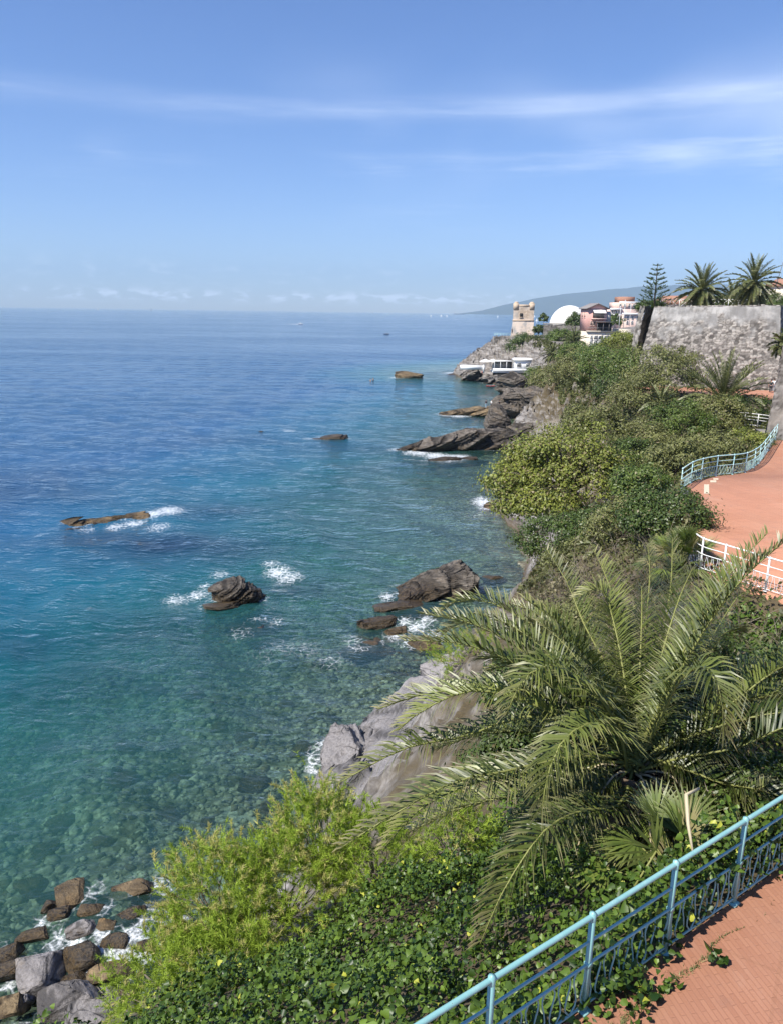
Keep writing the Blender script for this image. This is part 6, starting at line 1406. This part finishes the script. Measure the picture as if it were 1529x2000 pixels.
# ------------------------------------------------------------------ boats
M['sail'] = plain('sail_cloth', (.82, .82, .80), .7, .04, 1); M['sail_dark'] = plain('dark_sail_cloth', (.10, .12, .16), .7, .1, 1); M['hull'] = plain('boat_hull', (.75, .75, .74), .4, .05, 2)
def hullmesh(L, B, Hh):
    x = np.linspace(-.5, .5, 11); w = B / 2 * np.clip(1 - (np.maximum(x, 0) * 2) ** 2.2, .02, 1); z = Hh * (.85 + .5 * (x + .2) ** 2); mb = MB()
    V = np.vstack([np.c_[x * L, -w, z], np.c_[x * L, -w * .55, 0 * x - .2], np.c_[x * L, w * .55, 0 * x - .2], np.c_[x * L, w, z]])
    mb.add(V, [[r_ * 11 + k, r_ * 11 + k + 1, ((r_ + 1) % 4) * 11 + k + 1, ((r_ + 1) % 4) * 11 + k] for r_ in range(4) for k in range(10)]); return mb
def sailboat(label, u, below, Hm, sail='sail', rz=.6):
    hz = 598 + .014 * u + .5; p = PZ(u, hz + below, 0); root = thing('sailboat', label, 'sailboat', p, rz, 'sailboats near the horizon'); L = Hm * .75
    hullmesh(L, L * .3, L * .12).build('hull', M['hull'], root); mb = MB(); mb.tube([(0, 0, 0), (0, 0, Hm)], .012 * Hm, 6); mb.build('mast', M['hull'], root)
    mb = MB(); mb.add([(-.02 * Hm, 0, .12 * Hm), (-.34 * Hm, .03 * Hm, .12 * Hm), (-.02 * Hm, 0, .97 * Hm), (-.2 * Hm, .06 * Hm, .45 * Hm)], [[0, 3, 1], [0, 2, 3]]); mb.build('mainsail', M[sail], root)
    mb = MB(); mb.add([(.02 * Hm, 0, .8 * Hm), (.38 * Hm, 0, .12 * Hm), (.05 * Hm, .07 * Hm, .14 * Hm)], [[0, 1, 2]]); mb.build('jib', M[sail], root)
for lb, u, bl, Hm, sm in [('white sailboat nearest the left edge of the horizon', 193, 4.2, 30, 'sail'), ('dark-sailed boat on the left part of the horizon', 296, 4.0, 30, 'sail_dark'), ('tiny sailboat on the horizon right of the picture\'s centre low clouds', 678, 3, 17, 'sail'),
    ('thin white sail on the horizon right of the motorboat', 728, 3.2, 24, 'sail'), ('leftmost of three small sails close together before the tower', 841, 7.5, 11, 'sail'), ('middle of three small sails close together before the tower', 861, 7.5, 13, 'sail'),
    ('rightmost of three small sails close together before the tower', 872, 7.5, 13, 'sail'), ('small white sail just left of the tower', 971, 7.5, 12, 'sail'), ('small white sail right of the tower, higher one', 1043, 6.0, 14, 'sail'), ('small white sail right of the tower, lower one', 1047, 14, 9, 'sail')]: sailboat(lb, u, bl, Hm, sm, -random.uniform(.35, .95))
p = PZ(896, 614, 0); root = thing('cargo_ship', 'pale cargo ship far off on the horizon left of the tower', 'ship', p, .1)
hullmesh(150, 24, 9).build('hull', M['grey'], root); mb = MB(); mb.box((-52, 0, 17), (16, 20, 16)); mb.build('superstructure', M['white'], root); mb = MB(); mb.box((-58, 0, 28), (5, 6, 7)); mb.build('funnel', M['grey'], root)
p = PZ(588, 633.5, 0); root = thing('motorboat', 'white motorboat speeding right with a foaming wake', 'motorboat', p, .15)
hullmesh(7.5, 2.5, 1.2).build('hull', M['hull'], root); mb = MB(); mb.box((-.3, 0, 1.7), (2.4, 1.7, 1.2), 0, None, .75); cb = mb.build('cabin', M['hull'], root); mb = MB(); mb.box((.95, 0, 1.75), (.1, 1.4, .6)); mb.build('windscreen', M['glass'], cb); mb = MB(); mb.box((-3.9, 0, .7), (.6, .5, 1.0)); mb.build('outboard', M['grey'], root)
r = np.random.default_rng(5); mb = MB(); M['foam'] = plain('sea_foam', (.82, .85, .86), .9, .04)
for k in range(90):
    t_ = r.uniform(0, 1) ** 1.3; x = p.x - 4 - t_ * 17; y = p.y - .6 - t_ * 2.6 + r.normal() * (.6 + 1.0 * t_); S, F = ico(1); mb.add(S * (r.uniform(.4, 1.1), r.uniform(.3, .7), r.uniform(.08, .32) * (1.2 - t_)) + (x, y, .12), F)
tag(mb.build('wake', M['foam']), 'white foam of the motorboat\'s wake', 'foam', kind='stuff')
p = PZ(755, 653, 0); root = thing('rowing_boat', 'small dark rowing boat in mid sea', 'boat', p, .1); hullmesh(5.0, 1.6, .8).build('hull', M['grey'], root); mb = MB(); mb.box((.2, 0, .75), (.3, 1.3, .08)); mb.box((-1.2, 0, .75), (.3, 1.3, .08)); mb.build('thwarts', M['bark'], root)
b_ = root.location; person('person in dark clothes seated in the dark rowing boat', (b_.x - .2, b_.y, .25), 1.6, 'dark', ('dark', 1), 'crouch')

# ------------------------------------------------------------------ haze in the air
t = NT('sea_haze'); pv = t.n('ShaderNodeVolumePrincipled'); pv.inputs['Color'].default_value = (.54, .77, 1.0, 1); pv.inputs['Density'].default_value = 7.0e-5; pv.inputs['Anisotropy'].default_value = 0.0
t.t.links.new(pv.outputs[0], t.out.inputs['Volume'])
mb = MB(); mb.box((3000, 9000, 442.0), (26000, 18400, 916)); tag(mb.build('haze', t.m), 'thin blue sea haze filling the air', 'haze', kind='stuff')
